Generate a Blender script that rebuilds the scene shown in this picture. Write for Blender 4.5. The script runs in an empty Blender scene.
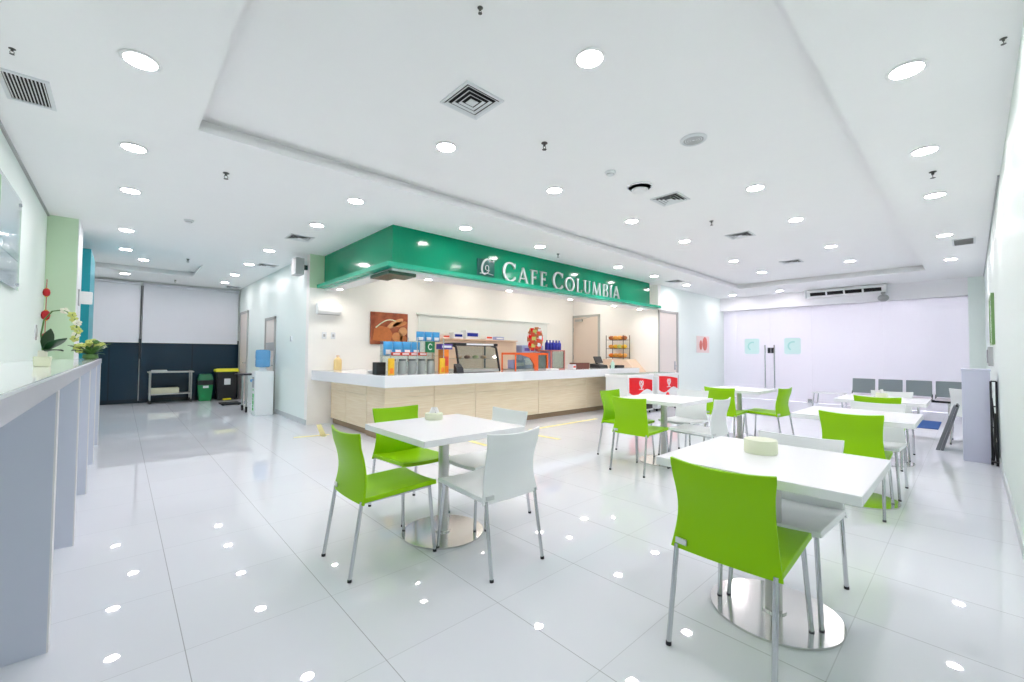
import bpy, bmesh, math, random
from mathutils import Vector, Matrix
random.seed(7)
sc = bpy.context.scene
COL = sc.collection
PI = math.pi

# ------------------------------------------------------------------ materials
def lin(c):
    c = c / 255.0
    return c / 12.92 if c <= 0.04045 else ((c + 0.055) / 1.055) ** 2.4
def rgb(r, g, b): return (lin(r), lin(g), lin(b), 1.0)
MATS = {}
def mat(name, col, rough=0.5, metal=0.0, spec=0.5, emit=0.0, ecol=None, alpha=1.0, coat=0.0, var=0.0, scale=8.0, trans=0.0):
    m = bpy.data.materials.new(name); m.use_nodes = True
    nt = m.node_tree; b = nt.nodes['Principled BSDF']
    b.inputs['Base Color'].default_value = rgb(*col)
    b.inputs['Roughness'].default_value = rough
    b.inputs['Metallic'].default_value = metal
    b.inputs['Specular IOR Level'].default_value = spec
    b.inputs['Coat Weight'].default_value = coat
    b.inputs['Coat Roughness'].default_value = 0.05
    b.inputs['Alpha'].default_value = alpha
    b.inputs['Transmission Weight'].default_value = trans
    if emit:
        b.inputs['Emission Color'].default_value = rgb(*(ecol or col))
        b.inputs['Emission Strength'].default_value = emit
    if var:
        tc = nt.nodes.new('ShaderNodeTexCoord'); n = nt.nodes.new('ShaderNodeTexNoise')
        n.inputs['Scale'].default_value = scale; n.inputs['Detail'].default_value = 3
        mr = nt.nodes.new('ShaderNodeMapRange')
        mr.inputs['To Min'].default_value = 1 - var; mr.inputs['To Max'].default_value = 1 + var
        mx = nt.nodes.new('ShaderNodeMix'); mx.data_type = 'RGBA'; mx.blend_type = 'MULTIPLY'
        mx.inputs['Factor'].default_value = 1
        mx.inputs['A'].default_value = rgb(*col)
        nt.links.new(tc.outputs['Object'], n.inputs['Vector'])
        nt.links.new(n.outputs['Fac'], mr.inputs['Value'])
        nt.links.new(mr.outputs['Result'], mx.inputs['B'])
        nt.links.new(mx.outputs['Result'], b.inputs['Base Color'])
    MATS[name] = m
    return m

mat('ceiling_paint', (249, 250, 250), 0.75, spec=0.2, var=0.01)
mat('wall_paint', (244, 250, 247), 0.45, spec=0.4, var=0.01)
mat('wall_side', (230, 242, 236), 0.45, spec=0.4, var=0.01)
mat('wall_warm', (251, 250, 246), 0.5, spec=0.3, var=0.01)
mat('wall_green', (205, 231, 199), 0.5, spec=0.3, var=0.01)
mat('wall_mint', (240, 251, 246), 0.35, spec=0.5, var=0.01)
mat('wall_lavender', (250, 249, 252), 0.3, spec=0.5, var=0.01)
mat('lavender_panel', (205, 208, 228), 0.35, spec=0.4, var=0.01)
mat('wall_teal', (0, 150, 165), 0.4, var=0.02)
mat('teal_light', (70, 200, 205), 0.4, var=0.02)
mat('bar_grey', (206, 212, 226), 0.3, spec=0.5, var=0.015, scale=3)
mat('bar_edge', (228, 228, 230), 0.3, var=0.01)
mat('apron', (204, 206, 216), 0.3, var=0.03)
mat('white_stone', (240, 243, 246), 0.12, spec=0.5, coat=0.4, var=0.01)
mat('white_laminate', (246, 248, 250), 0.25, spec=0.5, var=0.005)
mat('skirting', (200, 208, 208), 0.3, var=0.02)
mat('green_plastic', (148, 206, 0), 0.4, spec=0.25, var=0.01)
mat('white_plastic', (240, 244, 244), 0.38, spec=0.4, var=0.005)
mat('chrome', (200, 203, 206), 0.16, metal=1.0, var=0.02)
mat('brushed_steel', (196, 196, 193), 0.32, metal=1.0, var=0.05, scale=30)
mat('mirror_steel', (222, 222, 220), 0.13, metal=1.0, var=0.02)
mat('silver_letter', (222, 226, 226), 0.3, metal=0.55, var=0.02)
mat('sign_green', (0, 140, 102), 0.12, spec=0.3, coat=0.0, var=0.01)
mat('sign_lip', (0, 168, 132), 0.25, spec=0.5, var=0.01)
mat('logo_plate', (0, 92, 82), 0.2, var=0.02)
mat('white_paint', (245, 247, 247), 0.35, var=0.005)
mat('door_grey', (236, 226, 218), 0.4, var=0.01)
mat('door_brown', (222, 206, 192), 0.4, var=0.02)
mat('frame_grey', (176, 176, 172), 0.4, var=0.02)
mat('navy_glass', (18, 46, 64), 0.22, spec=0.4, var=0.01, scale=2)
mat('navy_dark', (14, 34, 46), 0.2, var=0.05)
mat('blind_fabric', (224, 226, 232), 0.75, spec=0.2, var=0.01)
mat('dark_slot', (50, 52, 54), 0.6, var=0.05)
mat('slot_black', (16, 18, 20), 0.7, var=0.05)
mat('grille_white', (226, 230, 232), 0.5, var=0.01)
mat('grille_grey', (172, 174, 174), 0.5, var=0.03)
mat('sprinkler_dark', (84, 84, 82), 0.35, metal=0.6, var=0.05)
mat('black_plastic', (28, 29, 32), 0.4, var=0.05)
mat('dark_metal', (60, 62, 66), 0.35, metal=0.7, var=0.05)
mat('grey_plastic', (184, 187, 188), 0.45, var=0.03)
mat('seat_mesh', (122, 134, 138), 0.4, metal=0.5, var=0.06, scale=60)
mat('bin_green', (0, 104, 62), 0.4, var=0.04)
mat('bin_green_light', (20, 132, 72), 0.4, var=0.04)
mat('bin_yellow', (220, 215, 30), 0.4, var=0.03)
mat('label_white', (225, 230, 230), 0.4, var=0.02)
mat('cooler_green', (30, 190, 80), 0.4, var=0.02)
mat('bottle_blue', (104, 166, 214), 0.15, var=0.05)
mat('shelf_cream', (205, 205, 178), 0.5, var=0.04)
mat('mat_black', (30, 34, 38), 0.9, var=0.1)
mat('mat_blue', (50, 96, 165), 0.85, var=0.05, scale=40)
mat('tape_yellow', (246, 238, 160), 0.4, var=0.05)
mat('red_panel', (238, 16, 24), 0.35, spec=0.3, var=0.03)
mat('red_lantern', (190, 18, 30), 0.5, var=0.1)
mat('gold', (222, 180, 60), 0.4, metal=0.5, var=0.05)
mat('leaf_dark', (22, 70, 34), 0.4, var=0.15)
mat('leaf_mid', (84, 128, 60), 0.45, var=0.15)
mat('flower_lime', (205, 214, 120), 0.5, var=0.08)
mat('flower_white', (240, 240, 222), 0.5, var=0.05)
mat('pot_cream', (234, 240, 208), 0.4, var=0.02)
mat('pot_gold', (240, 214, 150), 0.35, var=0.03)
mat('tissue_box', (232, 238, 210), 0.45, var=0.02)
mat('tissue', (250, 250, 250), 0.8, var=0.02)
mat('beige_board', (234, 208, 184), 0.5, var=0.02)
mat('pack_blue', (64, 160, 220), 0.35, var=0.12, scale=25)
mat('pack_white', (236, 240, 244), 0.4, var=0.03)
mat('pack_red', (222, 78, 50), 0.4, var=0.1, scale=30)
mat('pack_yellow', (236, 190, 40), 0.4, var=0.15, scale=30)
mat('pack_orange', (245, 140, 40), 0.4, var=0.15, scale=30)
mat('pack_purple', (84, 62, 150), 0.4, var=0.1, scale=30)
mat('pack_lavender', (160, 172, 216), 0.45, var=0.08, scale=30)
mat('card_green', (10, 112, 66), 0.4, var=0.04)
mat('case_orange', (240, 104, 40), 0.4, var=0.03)
mat('case_rose', (200, 130, 124), 0.4, var=0.04)
mat('bottle_navy', (38, 50, 160), 0.25, var=0.1, scale=20)
mat('box_brown', (112, 62, 48), 0.5, var=0.06)
mat('snack_brown', (150, 100, 60), 0.6, var=0.25, scale=40)
mat('jar_clear', (206, 214, 212), 0.1, spec=0.6, var=0.05, trans=0.35)
mat('lid_grey', (120, 124, 126), 0.35, metal=0.5, var=0.05)
mat('bread', (232, 170, 78), 0.6, var=0.2, scale=30)
mat('loaf_tan', (216, 160, 112), 0.6, var=0.22, scale=14)
mat('loaf_gold', (206, 138, 84), 0.6, var=0.25, scale=14)
mat('basket_weave', (198, 116, 62), 0.6, var=0.2, scale=18)
mat('bread_dark', (180, 106, 58), 0.6, var=0.2, scale=30)
mat('mint_decal', (214, 244, 240), 0.35, var=0.02)
mat('mint_mark', (176, 230, 224), 0.35, var=0.02)
mat('poster_glass', (178, 200, 204), 0.06, spec=0.6, coat=0.6, var=0.04, scale=2)
mat('poster_band', (120, 160, 160), 0.2, coat=0.5, var=0.04)
mat('white_card', (232, 236, 240), 0.2, coat=0.5, var=0.02)
mat('frame_green', (120, 160, 100), 0.4, var=0.05)
mat('red_ink', (222, 120, 110), 0.5, var=0.1)
mat('card_pink', (246, 226, 222), 0.5, var=0.03)
mat('soffit_glass', (40, 80, 62), 0.3, spec=0.3, coat=0.0, var=0.1, scale=4)
mat('toekick', (150, 128, 100), 0.4, var=0.05)
mat('sign_grey', (120, 126, 130), 0.45, var=0.04)
mat('sanitizer', (190, 225, 212), 0.3, var=0.03)
mat('pinkish', (226, 216, 222), 0.3, metal=0.3, var=0.02)
mat('niche_glass', (240, 245, 241), 0.12, spec=0.6, coat=0.4, var=0.01)
DISC = 86.0
mat('lamp_cool', (255, 255, 255), 0.5, emit=DISC, ecol=(255, 245, 250))
mat('lamp_warm', (255, 255, 255), 0.5, emit=105, ecol=(255, 245, 235))
mat('lamp_pane_glow', (255, 255, 255), 0.5, emit=900, ecol=(255, 249, 255))

def glass_mat(name, col, fac):
    m = bpy.data.materials.new(name); m.use_nodes = True; nt = m.node_tree
    nt.nodes.clear()
    out = nt.nodes.new('ShaderNodeOutputMaterial')
    t = nt.nodes.new('ShaderNodeBsdfTransparent'); t.inputs['Color'].default_value = rgb(*col)
    g = nt.nodes.new('ShaderNodeBsdfGlossy'); g.inputs['Roughness'].default_value = 0.04
    mx = nt.nodes.new('ShaderNodeMixShader')
    n = nt.nodes.new('ShaderNodeTexNoise'); n.inputs['Scale'].default_value = 6
    mr = nt.nodes.new('ShaderNodeMapRange'); mr.inputs['To Min'].default_value = fac * .8; mr.inputs['To Max'].default_value = fac * 1.2
    nt.links.new(n.outputs['Fac'], mr.inputs['Value']); nt.links.new(mr.outputs['Result'], mx.inputs['Fac'])
    nt.links.new(t.outputs[0], mx.inputs[1]); nt.links.new(g.outputs[0], mx.inputs[2]); nt.links.new(mx.outputs[0], out.inputs['Surface'])
    MATS[name] = m
glass_mat('acrylic', (238, 244, 243), 0.10)
glass_mat('case_glass', (222, 230, 226), 0.12)

def frosted():
    m = bpy.data.materials.new('frosted_glass'); m.use_nodes = True; nt = m.node_tree
    nt.nodes.clear()
    out = nt.nodes.new('ShaderNodeOutputMaterial')
    d = nt.nodes.new('ShaderNodeBsdfDiffuse'); d.inputs['Color'].default_value = rgb(248, 246, 252)
    t = nt.nodes.new('ShaderNodeBsdfTranslucent'); t.inputs['Color'].default_value = rgb(248, 246, 252)
    a = nt.nodes.new('ShaderNodeMixShader'); a.inputs['Fac'].default_value = 0.55
    g = nt.nodes.new('ShaderNodeBsdfGlossy'); g.inputs['Roughness'].default_value = 0.06
    b = nt.nodes.new('ShaderNodeMixShader')
    f = nt.nodes.new('ShaderNodeFresnel'); f.inputs['IOR'].default_value = 1.6
    nt.links.new(d.outputs[0], a.inputs[1]); nt.links.new(t.outputs[0], a.inputs[2])
    nt.links.new(f.outputs[0], b.inputs['Fac']); nt.links.new(a.outputs[0], b.inputs[1]); nt.links.new(g.outputs[0], b.inputs[2])
    nt.links.new(b.outputs[0], out.inputs['Surface'])
    MATS['frosted_glass'] = m
frosted()

def floor_material():
    m = bpy.data.materials.new('polished_tile'); m.use_nodes = True; nt = m.node_tree
    b = nt.nodes['Principled BSDF']
    tc = nt.nodes.new('ShaderNodeTexCoord'); sp = nt.nodes.new('ShaderNodeSeparateXYZ')
    nt.links.new(tc.outputs['Object'], sp.inputs[0])
    def math_(op, a, bb=None, c=None):
        n = nt.nodes.new('ShaderNodeMath'); n.operation = op
        for i, v in enumerate((a, bb, c)):
            if v is None: continue
            if isinstance(v, (int, float)): n.inputs[i].default_value = v
            else: nt.links.new(v, n.inputs[i])
        return n.outputs[0]
    def line(src, off, size):
        u = math_('DIVIDE', math_('SUBTRACT', src, off), size)
        fr = math_('SUBTRACT', u, math_('FLOOR', u))
        dd = math_('MINIMUM', fr, math_('SUBTRACT', 1.0, fr))
        return math_('LESS_THAN', dd, 0.0018 / size)
    lx = line(sp.outputs['X'], 0.238, 0.616); ly = line(sp.outputs['Y'], 0.414, 0.637)
    # tile cells: a slight difference between tiles
    cx = math_('FLOOR', math_('DIVIDE', math_('SUBTRACT', sp.outputs['X'], 0.238), 0.616))
    cy = math_('FLOOR', math_('DIVIDE', math_('SUBTRACT', sp.outputs['Y'], 0.414), 0.637))
    cb = nt.nodes.new('ShaderNodeCombineXYZ'); nt.links.new(cx, cb.inputs[0]); nt.links.new(cy, cb.inputs[1])
    wn = nt.nodes.new('ShaderNodeTexWhiteNoise'); nt.links.new(cb.outputs[0], wn.inputs['Vector'])
    mr = nt.nodes.new('ShaderNodeMapRange'); mr.inputs['To Min'].default_value = 0.975; mr.inputs['To Max'].default_value = 1.0
    nt.links.new(wn.outputs['Value'], mr.inputs['Value'])
    base = nt.nodes.new('ShaderNodeMix'); base.data_type = 'RGBA'; base.blend_type = 'MULTIPLY'
    base.inputs['Factor'].default_value = 1; base.inputs['A'].default_value = rgb(232, 236, 242)
    nt.links.new(mr.outputs['Result'], base.inputs['B'])
    mixx = nt.nodes.new('ShaderNodeMix'); mixx.data_type = 'RGBA'
    nt.links.new(math_('MULTIPLY', lx, 0.62), mixx.inputs['Factor'])
    nt.links.new(base.outputs['Result'], mixx.inputs['A']); mixx.inputs['B'].default_value = rgb(130, 134, 138)
    mixy = nt.nodes.new('ShaderNodeMix'); mixy.data_type = 'RGBA'
    nt.links.new(math_('MULTIPLY', ly, 0.3), mixy.inputs['Factor'])
    nt.links.new(mixx.outputs['Result'], mixy.inputs['A']); mixy.inputs['B'].default_value = rgb(140, 144, 148)
    nt.links.new(mixy.outputs['Result'], b.inputs['Base Color'])
    b.inputs['Roughness'].default_value = 0.018
    b.inputs['IOR'].default_value = 1.55
    MATS['floor'] = m
floor_material()

def wood_material():
    m = bpy.data.materials.new('maple'); m.use_nodes = True; nt = m.node_tree
    b = nt.nodes['Principled BSDF']
    tc = nt.nodes.new('ShaderNodeTexCoord'); mp = nt.nodes.new('ShaderNodeMapping')
    mp.inputs['Scale'].default_value = (1.2, 1.2, 26)
    n = nt.nodes.new('ShaderNodeTexNoise'); n.inputs['Scale'].default_value = 2.2; n.inputs['Detail'].default_value = 5
    cr = nt.nodes.new('ShaderNodeValToRGB')
    cr.color_ramp.elements[0].position = 0.3; cr.color_ramp.elements[0].color = rgb(238, 219, 184)
    cr.color_ramp.elements[1].position = 0.7; cr.color_ramp.elements[1].color = rgb(250, 236, 208)
    nt.links.new(tc.outputs['Object'], mp.inputs['Vector']); nt.links.new(mp.outputs[0], n.inputs['Vector'])
    nt.links.new(n.outputs['Fac'], cr.inputs['Fac']); nt.links.new(cr.outputs[0], b.inputs['Base Color'])
    b.inputs['Roughness'].default_value = 0.35
    MATS['maple'] = m
wood_material()

def bread_art():
    # a flat print of loaves on a rust-brown cloth
    m = bpy.data.materials.new('bread_print'); m.use_nodes = True; nt = m.node_tree
    b = nt.nodes['Principled BSDF']
    tc = nt.nodes.new('ShaderNodeTexCoord')
    n = nt.nodes.new('ShaderNodeTexNoise'); n.inputs['Scale'].default_value = 7; n.inputs['Detail'].default_value = 4
    cr = nt.nodes.new('ShaderNodeValToRGB')
    cr.color_ramp.elements[0].position = 0.35; cr.color_ramp.elements[0].color = rgb(128, 58, 34)
    cr.color_ramp.elements[1].position = 0.7; cr.color_ramp.elements[1].color = rgb(184, 100, 62)
    nt.links.new(tc.outputs['Object'], n.inputs['Vector']); nt.links.new(n.outputs['Fac'], cr.inputs['Fac'])
    nt.links.new(cr.outputs[0], b.inputs['Base Color']); b.inputs['Roughness'].default_value = 0.5
    MATS['bread_print'] = m
bread_art()

# ------------------------------------------------------------------ mesh builder
class MB:
    def __init__(s): s.bm = bmesh.new()
    def box(s, x0, x1, y0, y1, z0, z1):
        v = [s.bm.verts.new(p) for p in ((x0,y0,z0),(x1,y0,z0),(x1,y1,z0),(x0,y1,z0),(x0,y0,z1),(x1,y0,z1),(x1,y1,z1),(x0,y1,z1))]
        for f in ((0,3,2,1),(4,5,6,7),(0,1,5,4),(1,2,6,5),(2,3,7,6),(3,0,4,7)): s.bm.faces.new([v[i] for i in f])
        return s
    def hexa(s, pts):
        v = [s.bm.verts.new(p) for p in pts]
        for f in ((0,3,2,1),(4,5,6,7),(0,1,5,4),(1,2,6,5),(2,3,7,6),(3,0,4,7)): s.bm.faces.new([v[i] for i in f])
        return s
    def tube(s, pts, r, seg=10, cap=True):
        pts = [Vector(p) for p in pts]; rs = r if isinstance(r, (list, tuple)) else [r] * len(pts)
        rings = []; up = None
        for i, p in enumerate(pts):
            t = (pts[min(i + 1, len(pts) - 1)] - pts[max(i - 1, 0)]).normalized()
            if up is None:
                a = Vector((0, 0, 1)) if abs(t.z) < .9 else Vector((1, 0, 0))
                up = (a - t * a.dot(t)).normalized()
            else:
                up = (up - t * up.dot(t)).normalized()
            sd = t.cross(up)
            rings.append([s.bm.verts.new(p + (up * math.cos(2*PI*k/seg) + sd * math.sin(2*PI*k/seg)) * rs[i]) for k in range(seg)])
        for a, b in zip(rings, rings[1:]):
            for k in range(seg): s.bm.faces.new((a[k], a[(k+1) % seg], b[(k+1) % seg], b[k]))
        if cap:
            s.bm.faces.new(rings[0][::-1]); s.bm.faces.new(rings[-1])
        return s
    def lathe(s, prof, c=(0, 0, 0), seg=24, axis='z'):
        rings = []
        def P(r, a, z):
            x, y = r * math.cos(a), r * math.sin(a)
            q = {'z': (x, y, z), 'y': (x, z, y), 'x': (z, x, y)}[axis]
            return (c[0] + q[0], c[1] + q[1], c[2] + q[2])
        for r, z in prof:
            rings.append([s.bm.verts.new(P(max(r, 1e-4), 2*PI*k/seg, z)) for k in range(seg)])
        for a, b in zip(rings, rings[1:]):
            for k in range(seg): s.bm.faces.new((a[k], a[(k+1) % seg], b[(k+1) % seg], b[k]))
        s.bm.faces.new(rings[0][::-1]); s.bm.faces.new(rings[-1])
        return s
    def prism(s, poly, d0, d1, axis='y'):
        def P(u, v, d): return {'y': (u, d, v), 'x': (d, u, v), 'z': (u, v, d)}[axis]
        a = [s.bm.verts.new(P(u, v, d0)) for u, v in poly]; b = [s.bm.verts.new(P(u, v, d1)) for u, v in poly]
        s.bm.faces.new(a[::-1]); s.bm.faces.new(b)
        n = len(poly)
        for i in range(n): s.bm.faces.new((a[i], a[(i+1) % n], b[(i+1) % n], b[i]))
        return s
    def sheet(s, fn, nu, nv, t):
        P = [[Vector(fn(i / nu, j / nv)) for j in range(nv + 1)] for i in range(nu + 1)]
        N = [[None] * (nv + 1) for _ in range(nu + 1)]
        for i in range(nu + 1):
            for j in range(nv + 1):
                du = P[min(i+1, nu)][j] - P[max(i-1, 0)][j]; dv = P[i][min(j+1, nv)] - P[i][max(j-1, 0)]
                N[i][j] = du.cross(dv).normalized()
        A = [[s.bm.verts.new(P[i][j] + N[i][j] * t / 2) for j in range(nv + 1)] for i in range(nu + 1)]
        B = [[s.bm.verts.new(P[i][j] - N[i][j] * t / 2) for j in range(nv + 1)] for i in range(nu + 1)]
        for i in range(nu):
            for j in range(nv):
                s.bm.faces.new((A[i][j], A[i+1][j], A[i+1][j+1], A[i][j+1]))
                s.bm.faces.new((B[i][j], B[i][j+1], B[i+1][j+1], B[i+1][j]))
        for i in range(nu):
            s.bm.faces.new((A[i][0], B[i][0], B[i+1][0], A[i+1][0])); s.bm.faces.new((A[i][nv], A[i+1][nv], B[i+1][nv], B[i][nv]))
        for j in range(nv):
            s.bm.faces.new((A[0][j], A[0][j+1], B[0][j+1], B[0][j])); s.bm.faces.new((A[nu][j], B[nu][j], B[nu][j+1], A[nu][j+1]))
        return s
    def ball(s, c, rx, ry=None, rz=None, u=12, v=8):
        ry = ry or rx; rz = rz or rx
        m = Matrix.Translation(c) @ Matrix.Diagonal((rx, ry, rz, 1))
        bmesh.ops.create_uvsphere(s.bm, u_segments=u, v_segments=v, radius=1, matrix=m)
        return s
    def build(s, name, m, parent=None, loc=(0, 0, 0), rz=0, smooth=False, bevel=0.0, sub=0):
        bmesh.ops.recalc_face_normals(s.bm, faces=s.bm.faces)
        me = bpy.data.meshes.new(name); s.bm.to_mesh(me); s.bm.free()
        me.materials.append(MATS[m])
        if smooth:
            for p in me.polygons: p.use_smooth = True
        o = bpy.data.objects.new(name, me); COL.objects.link(o)
        o.location = loc; o.rotation_euler = (0, 0, rz)
        if parent: o.parent = parent
        if bevel:
            b = o.modifiers.new('Bevel', 'BEVEL'); b.width = bevel; b.segments = 2; b.limit_method = 'ANGLE'
        if sub:
            q = o.modifiers.new('Subdivision', 'SUBSURF'); q.levels = sub; q.render_levels = sub
        if smooth:
            me.set_sharp_from_angle(angle=math.radians(40))
        return o

def tag(o, label=None, cat=None, group=None, kind=None):
    if label: o['label'] = label
    if cat: o['category'] = cat
    if group: o['group'] = group
    if kind: o['kind'] = kind
    return o
def thing(name, label, cat, loc=(0, 0, 0), rz=0, group=None):
    o = bpy.data.objects.new(name, None); COL.objects.link(o)
    o.empty_display_size = 0.1
    o.location = loc; o.rotation_euler = (0, 0, rz)
    return tag(o, label, cat, group)
def struct(mb, name, m, **k):
    return tag(mb.build(name, m, **k), kind='structure')
def copy_tree(o, parent=None):
    c = o.copy(); COL.objects.link(c)
    if parent: c.parent = parent
    for ch in list(o.children): copy_tree(ch, c)
    return c
def put(proto, used, loc, rz, label, group=None):
    o = proto if not used else copy_tree(proto)
    o.location = loc; o.rotation_euler = (0, 0, rz); o['label'] = label
    if group: o['group'] = group
    return o
def up(z): return z + .002
ORD = ['first', 'second', 'third', 'fourth', 'fifth', 'sixth', 'seventh', 'eighth', 'ninth']

# ------------------------------------------------------------------ room shell
ZC = 3.05; ZT = 3.17
XL = -0.74; YR = -0.215; YF = 14.1; XC = 2.45; YK = 8.0; XS = 9.85; YD = 5.3; XG = 14.0
struct(MB().box(-0.95, 17, -0.45, 14.4, -0.15, 0.0), 'floor', 'floor')

def ceiling():
    m = MB()
    holes = [(0.41, 12.0, 0.61, 4.14), (-0.55, 1.2, 10.65, 12.46)]
    xs = sorted({-0.95, 17.0} | {h[0] for h in holes} | {h[1] for h in holes})
    ys = sorted({-0.45, 14.4} | {h[2] for h in holes} | {h[3] for h in holes})
    for a, b in zip(xs, xs[1:]):
        for c, d in zip(ys, ys[1:]):
            mx, my = (a + b) / 2, (c + d) / 2
            if any(h[0] < mx < h[1] and h[2] < my < h[3] for h in holes): continue
            m.box(a, b, c, d, ZC, ZC + .045)
    for h in holes:
        g = .07
        m.box(h[0] - g, h[1] + g, h[2] - g, h[3] + g, ZT, ZT + .06)
        m.box(h[0] - g - .03, h[0] - g, h[2] - g, h[3] + g, ZC + .045, ZT + .06); m.box(h[1] + g, h[1] + g + .03, h[2] - g, h[3] + g, ZC + .045, ZT + .06)
        m.box(h[0] - g, h[1] + g, h[2] - g - .03, h[2] - g, ZC + .045, ZT + .06); m.box(h[0] - g, h[1] + g, h[3] + g, h[3] + g + .03, ZC + .045, ZT + .06)
        # a shadow gap runs behind the lip round the raised field
        pass
    struct(m, 'ceiling', 'ceiling_paint')
ceiling()

struct(MB().box(XL - .2, XL, -0.45, YF + .3, 0, ZC), 'wall_left', 'wall_side')
struct(MB().box(XL - .2, 17, YR - .2, YR, 0, ZC), 'wall_right', 'wall_side')
struct(MB().box(XL, XC + .2, YF, YF + .2, 0, ZC), 'wall_far', 'wall_paint')
struct(MB().box(XC, XC + .15, YK + .15, YF, 0, ZC), 'wall_corridor', 'wall_mint')
struct(MB().box(XC, XS + .15, YK, YK + .15, 0, ZC), 'wall_kitchen', 'wall_warm')
struct(MB().box(XS, XS + .15, YD, YK, 0, ZC), 'wall_service', 'wall_warm')
struct(MB().box(XS + .15, 17, YD, YD + .15, 0, ZC), 'wall_cafe', 'wall_mint')
struct(MB().box(16.6, 16.8, YR, YD, 0, ZC), 'wall_lobby', 'wall_lavender')
struct(MB().box(XL, -0.455, 8.08, 8.8, 0, ZC), 'pillar_left', 'wall_green')
struct(MB().box(-0.455, -0.445, 8.075, 8.8, 0, ZC), 'trim_1', 'white_paint')
struct(MB().box(XL, -0.372, 9.2, 10.6, 0, 2.86), 'pillar_teal', 'wall_teal')
struct(MB().box(13.7, XG + .3, YR, 0.03, 0, ZC), 'pillar_right', 'wall_mint')
struct(MB().box(XC, 2.70, YK - .012, YK, 2.45, ZC), 'trim_3', 'wall_green')
struct(MB().box(XG - .25, XG + .1, 0.03, YD, 2.66, ZC), 'trim_4', 'wall_lavender')
struct(MB().box(XL, XL + .02, -.2, 8.08, ZC - .02, ZC), 'trim_6', 'grille_grey')
struct(MB().box(6.2, XS + 3.8, YR, YR + .015, ZC - .015, ZC), 'trim_7', 'grille_grey')
# skirtings
struct(MB().box(XL + .4, XS, YR, YR + .014, 0, .1), 'baseboard_right', 'skirting')
struct(MB().box(XC - .014, XC, YK + .02, 10.0, 0, .09), 'baseboard_corridor', 'skirting')
struct(MB().box(XS + 1.2, XG, YD - .014, YD, 0, .09), 'baseboard_cafe', 'skirting')

# glazed end wall: frosted panes, double door
xs = XG
def pane(y0, y1, name, z0=0.004, z1=2.66): return struct(MB().box(xs, xs + .014, y0 + .001, y1 - .001, z0, z1), name, 'frosted_glass')
pane(0.03, 1.5, 'window_3'); pane(1.5, 2.98, 'window_4'); pane(4.92, YD, 'window_5')
for n, (y0, y1, hy, dy) in enumerate(((2.98, 4.0, 3.88, (3.24, 3.64)), (4.0, 4.92, 4.12, (4.30, 4.68)))):
    d = pane(y0, y1, 'door_%d' % (4 + n))
    h = MB().tube([(xs - .06, hy, .34), (xs - .06, hy, 1.6)], .018, 12)
    for z in (.55, 1.4): h.tube([(xs - .06, hy, z), (xs, hy, z)], .01, 8)
    h.build('handle', 'chrome', d)
    b = MB(); c = ((dy[0] + dy[1]) / 2, 1.565); w, hh = .2, .23
    poly = []
    for sx, sz, a0 in ((1, 1, 0), (-1, 1, 90), (-1, -1, 180), (1, -1, 270)):
        for k in range(5):
            a = math.radians(a0 + 22.5 * k); poly.append((c[0] + sx * (w - .05) + .05 * math.cos(a), c[1] + sz * (hh - .05) + .05 * math.sin(a)))
    b.prism(poly, xs - .004, xs, 'x'); sg = b.build('sign', 'mint_decal', d)
    q = MB()
    for k in range(14):
        a0, a1 = math.radians(-60 + 12 * k), math.radians(-60 + 12 * (k + 1)); r0, r1 = .1, .14
        q.prism([(c[0] - .02 + r * math.cos(a), c[1] + r * math.sin(a)) for r, a in ((r0, a0), (r1, a0), (r1, a1), (r0, a1))], xs - .008, xs - .004, 'x')
    q.build('emblem', 'mint_mark', sg)
    if n == 0:
        MB().box(xs - .02, xs + .03, 2.985, 3.09, 0, .1).build('floor_hinge', 'chrome', d)
    else:
        k = MB(); k.box(xs - .03, xs, 3.985, 4.06, 1.36, 1.52); k.box(xs - .03, xs, 3.9, 3.97, 1.36, 1.52)
        k.build('lock', 'dark_metal', d)

# far wall: dark windows with lowered roller blinds
def far_window(x0, x1, name):
    w = struct(MB().box(x0, x1, YF - .03, YF, .06, 1.6), name, 'navy_glass')
    f = MB()
    for k in range(3):
        x = x0 + (x1 - x0) * k / 2
        f.box(max(x0, x - .012), min(x1, x + .012), YF - .05, YF - .03, .06, 1.6)
    f.box(x0, x1, YF - .05, YF - .03, .06, .1); f.build('frame', 'navy_dark', w)
    return w
far_window(XL, .34, 'window_1'); far_window(.36, XC, 'window_2')
struct(MB().box(XL, XC, YF - .045, YF, 0, .06), 'baseboard_far', 'navy_dark')
for x0, x1, lab in ((XL + .02, .325, 'white roller blind beside the teal pillar, lowered over dark window'), (.375, XC - .04, 'wide white roller blind above the trolley and bins, lowered halfway')):
    t = thing('roller_blind', lab, 'blind', (x0, YF - .08, 1.53), 0, 'roller blinds on the far wall')
    w = x1 - x0
    MB().box(0, w, .0, .006, 0, 1.4).build('fabric', 'blind_fabric', t)
    MB().box(0, w, -.012, .02, -.03, 0).build('bottom_bar', 'grille_white', t, bevel=.004)
    MB().tube([(0, .01, 1.44), (w, .01, 1.44)], .035, 14).build('roller_tube', 'blind_fabric', t, smooth=True)
c = MB().tube([(.35, YF - .1, 1.1), (.35, YF - .1, 2.92)], .008, 8).tube([(.375, YF - .1, 1.1), (.375, YF - .1, 2.92)], .006, 8)
tag(c.build('blind_cord', 'dark_metal'), 'dark pull cord hanging between the two white roller blinds', 'cord')

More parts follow.
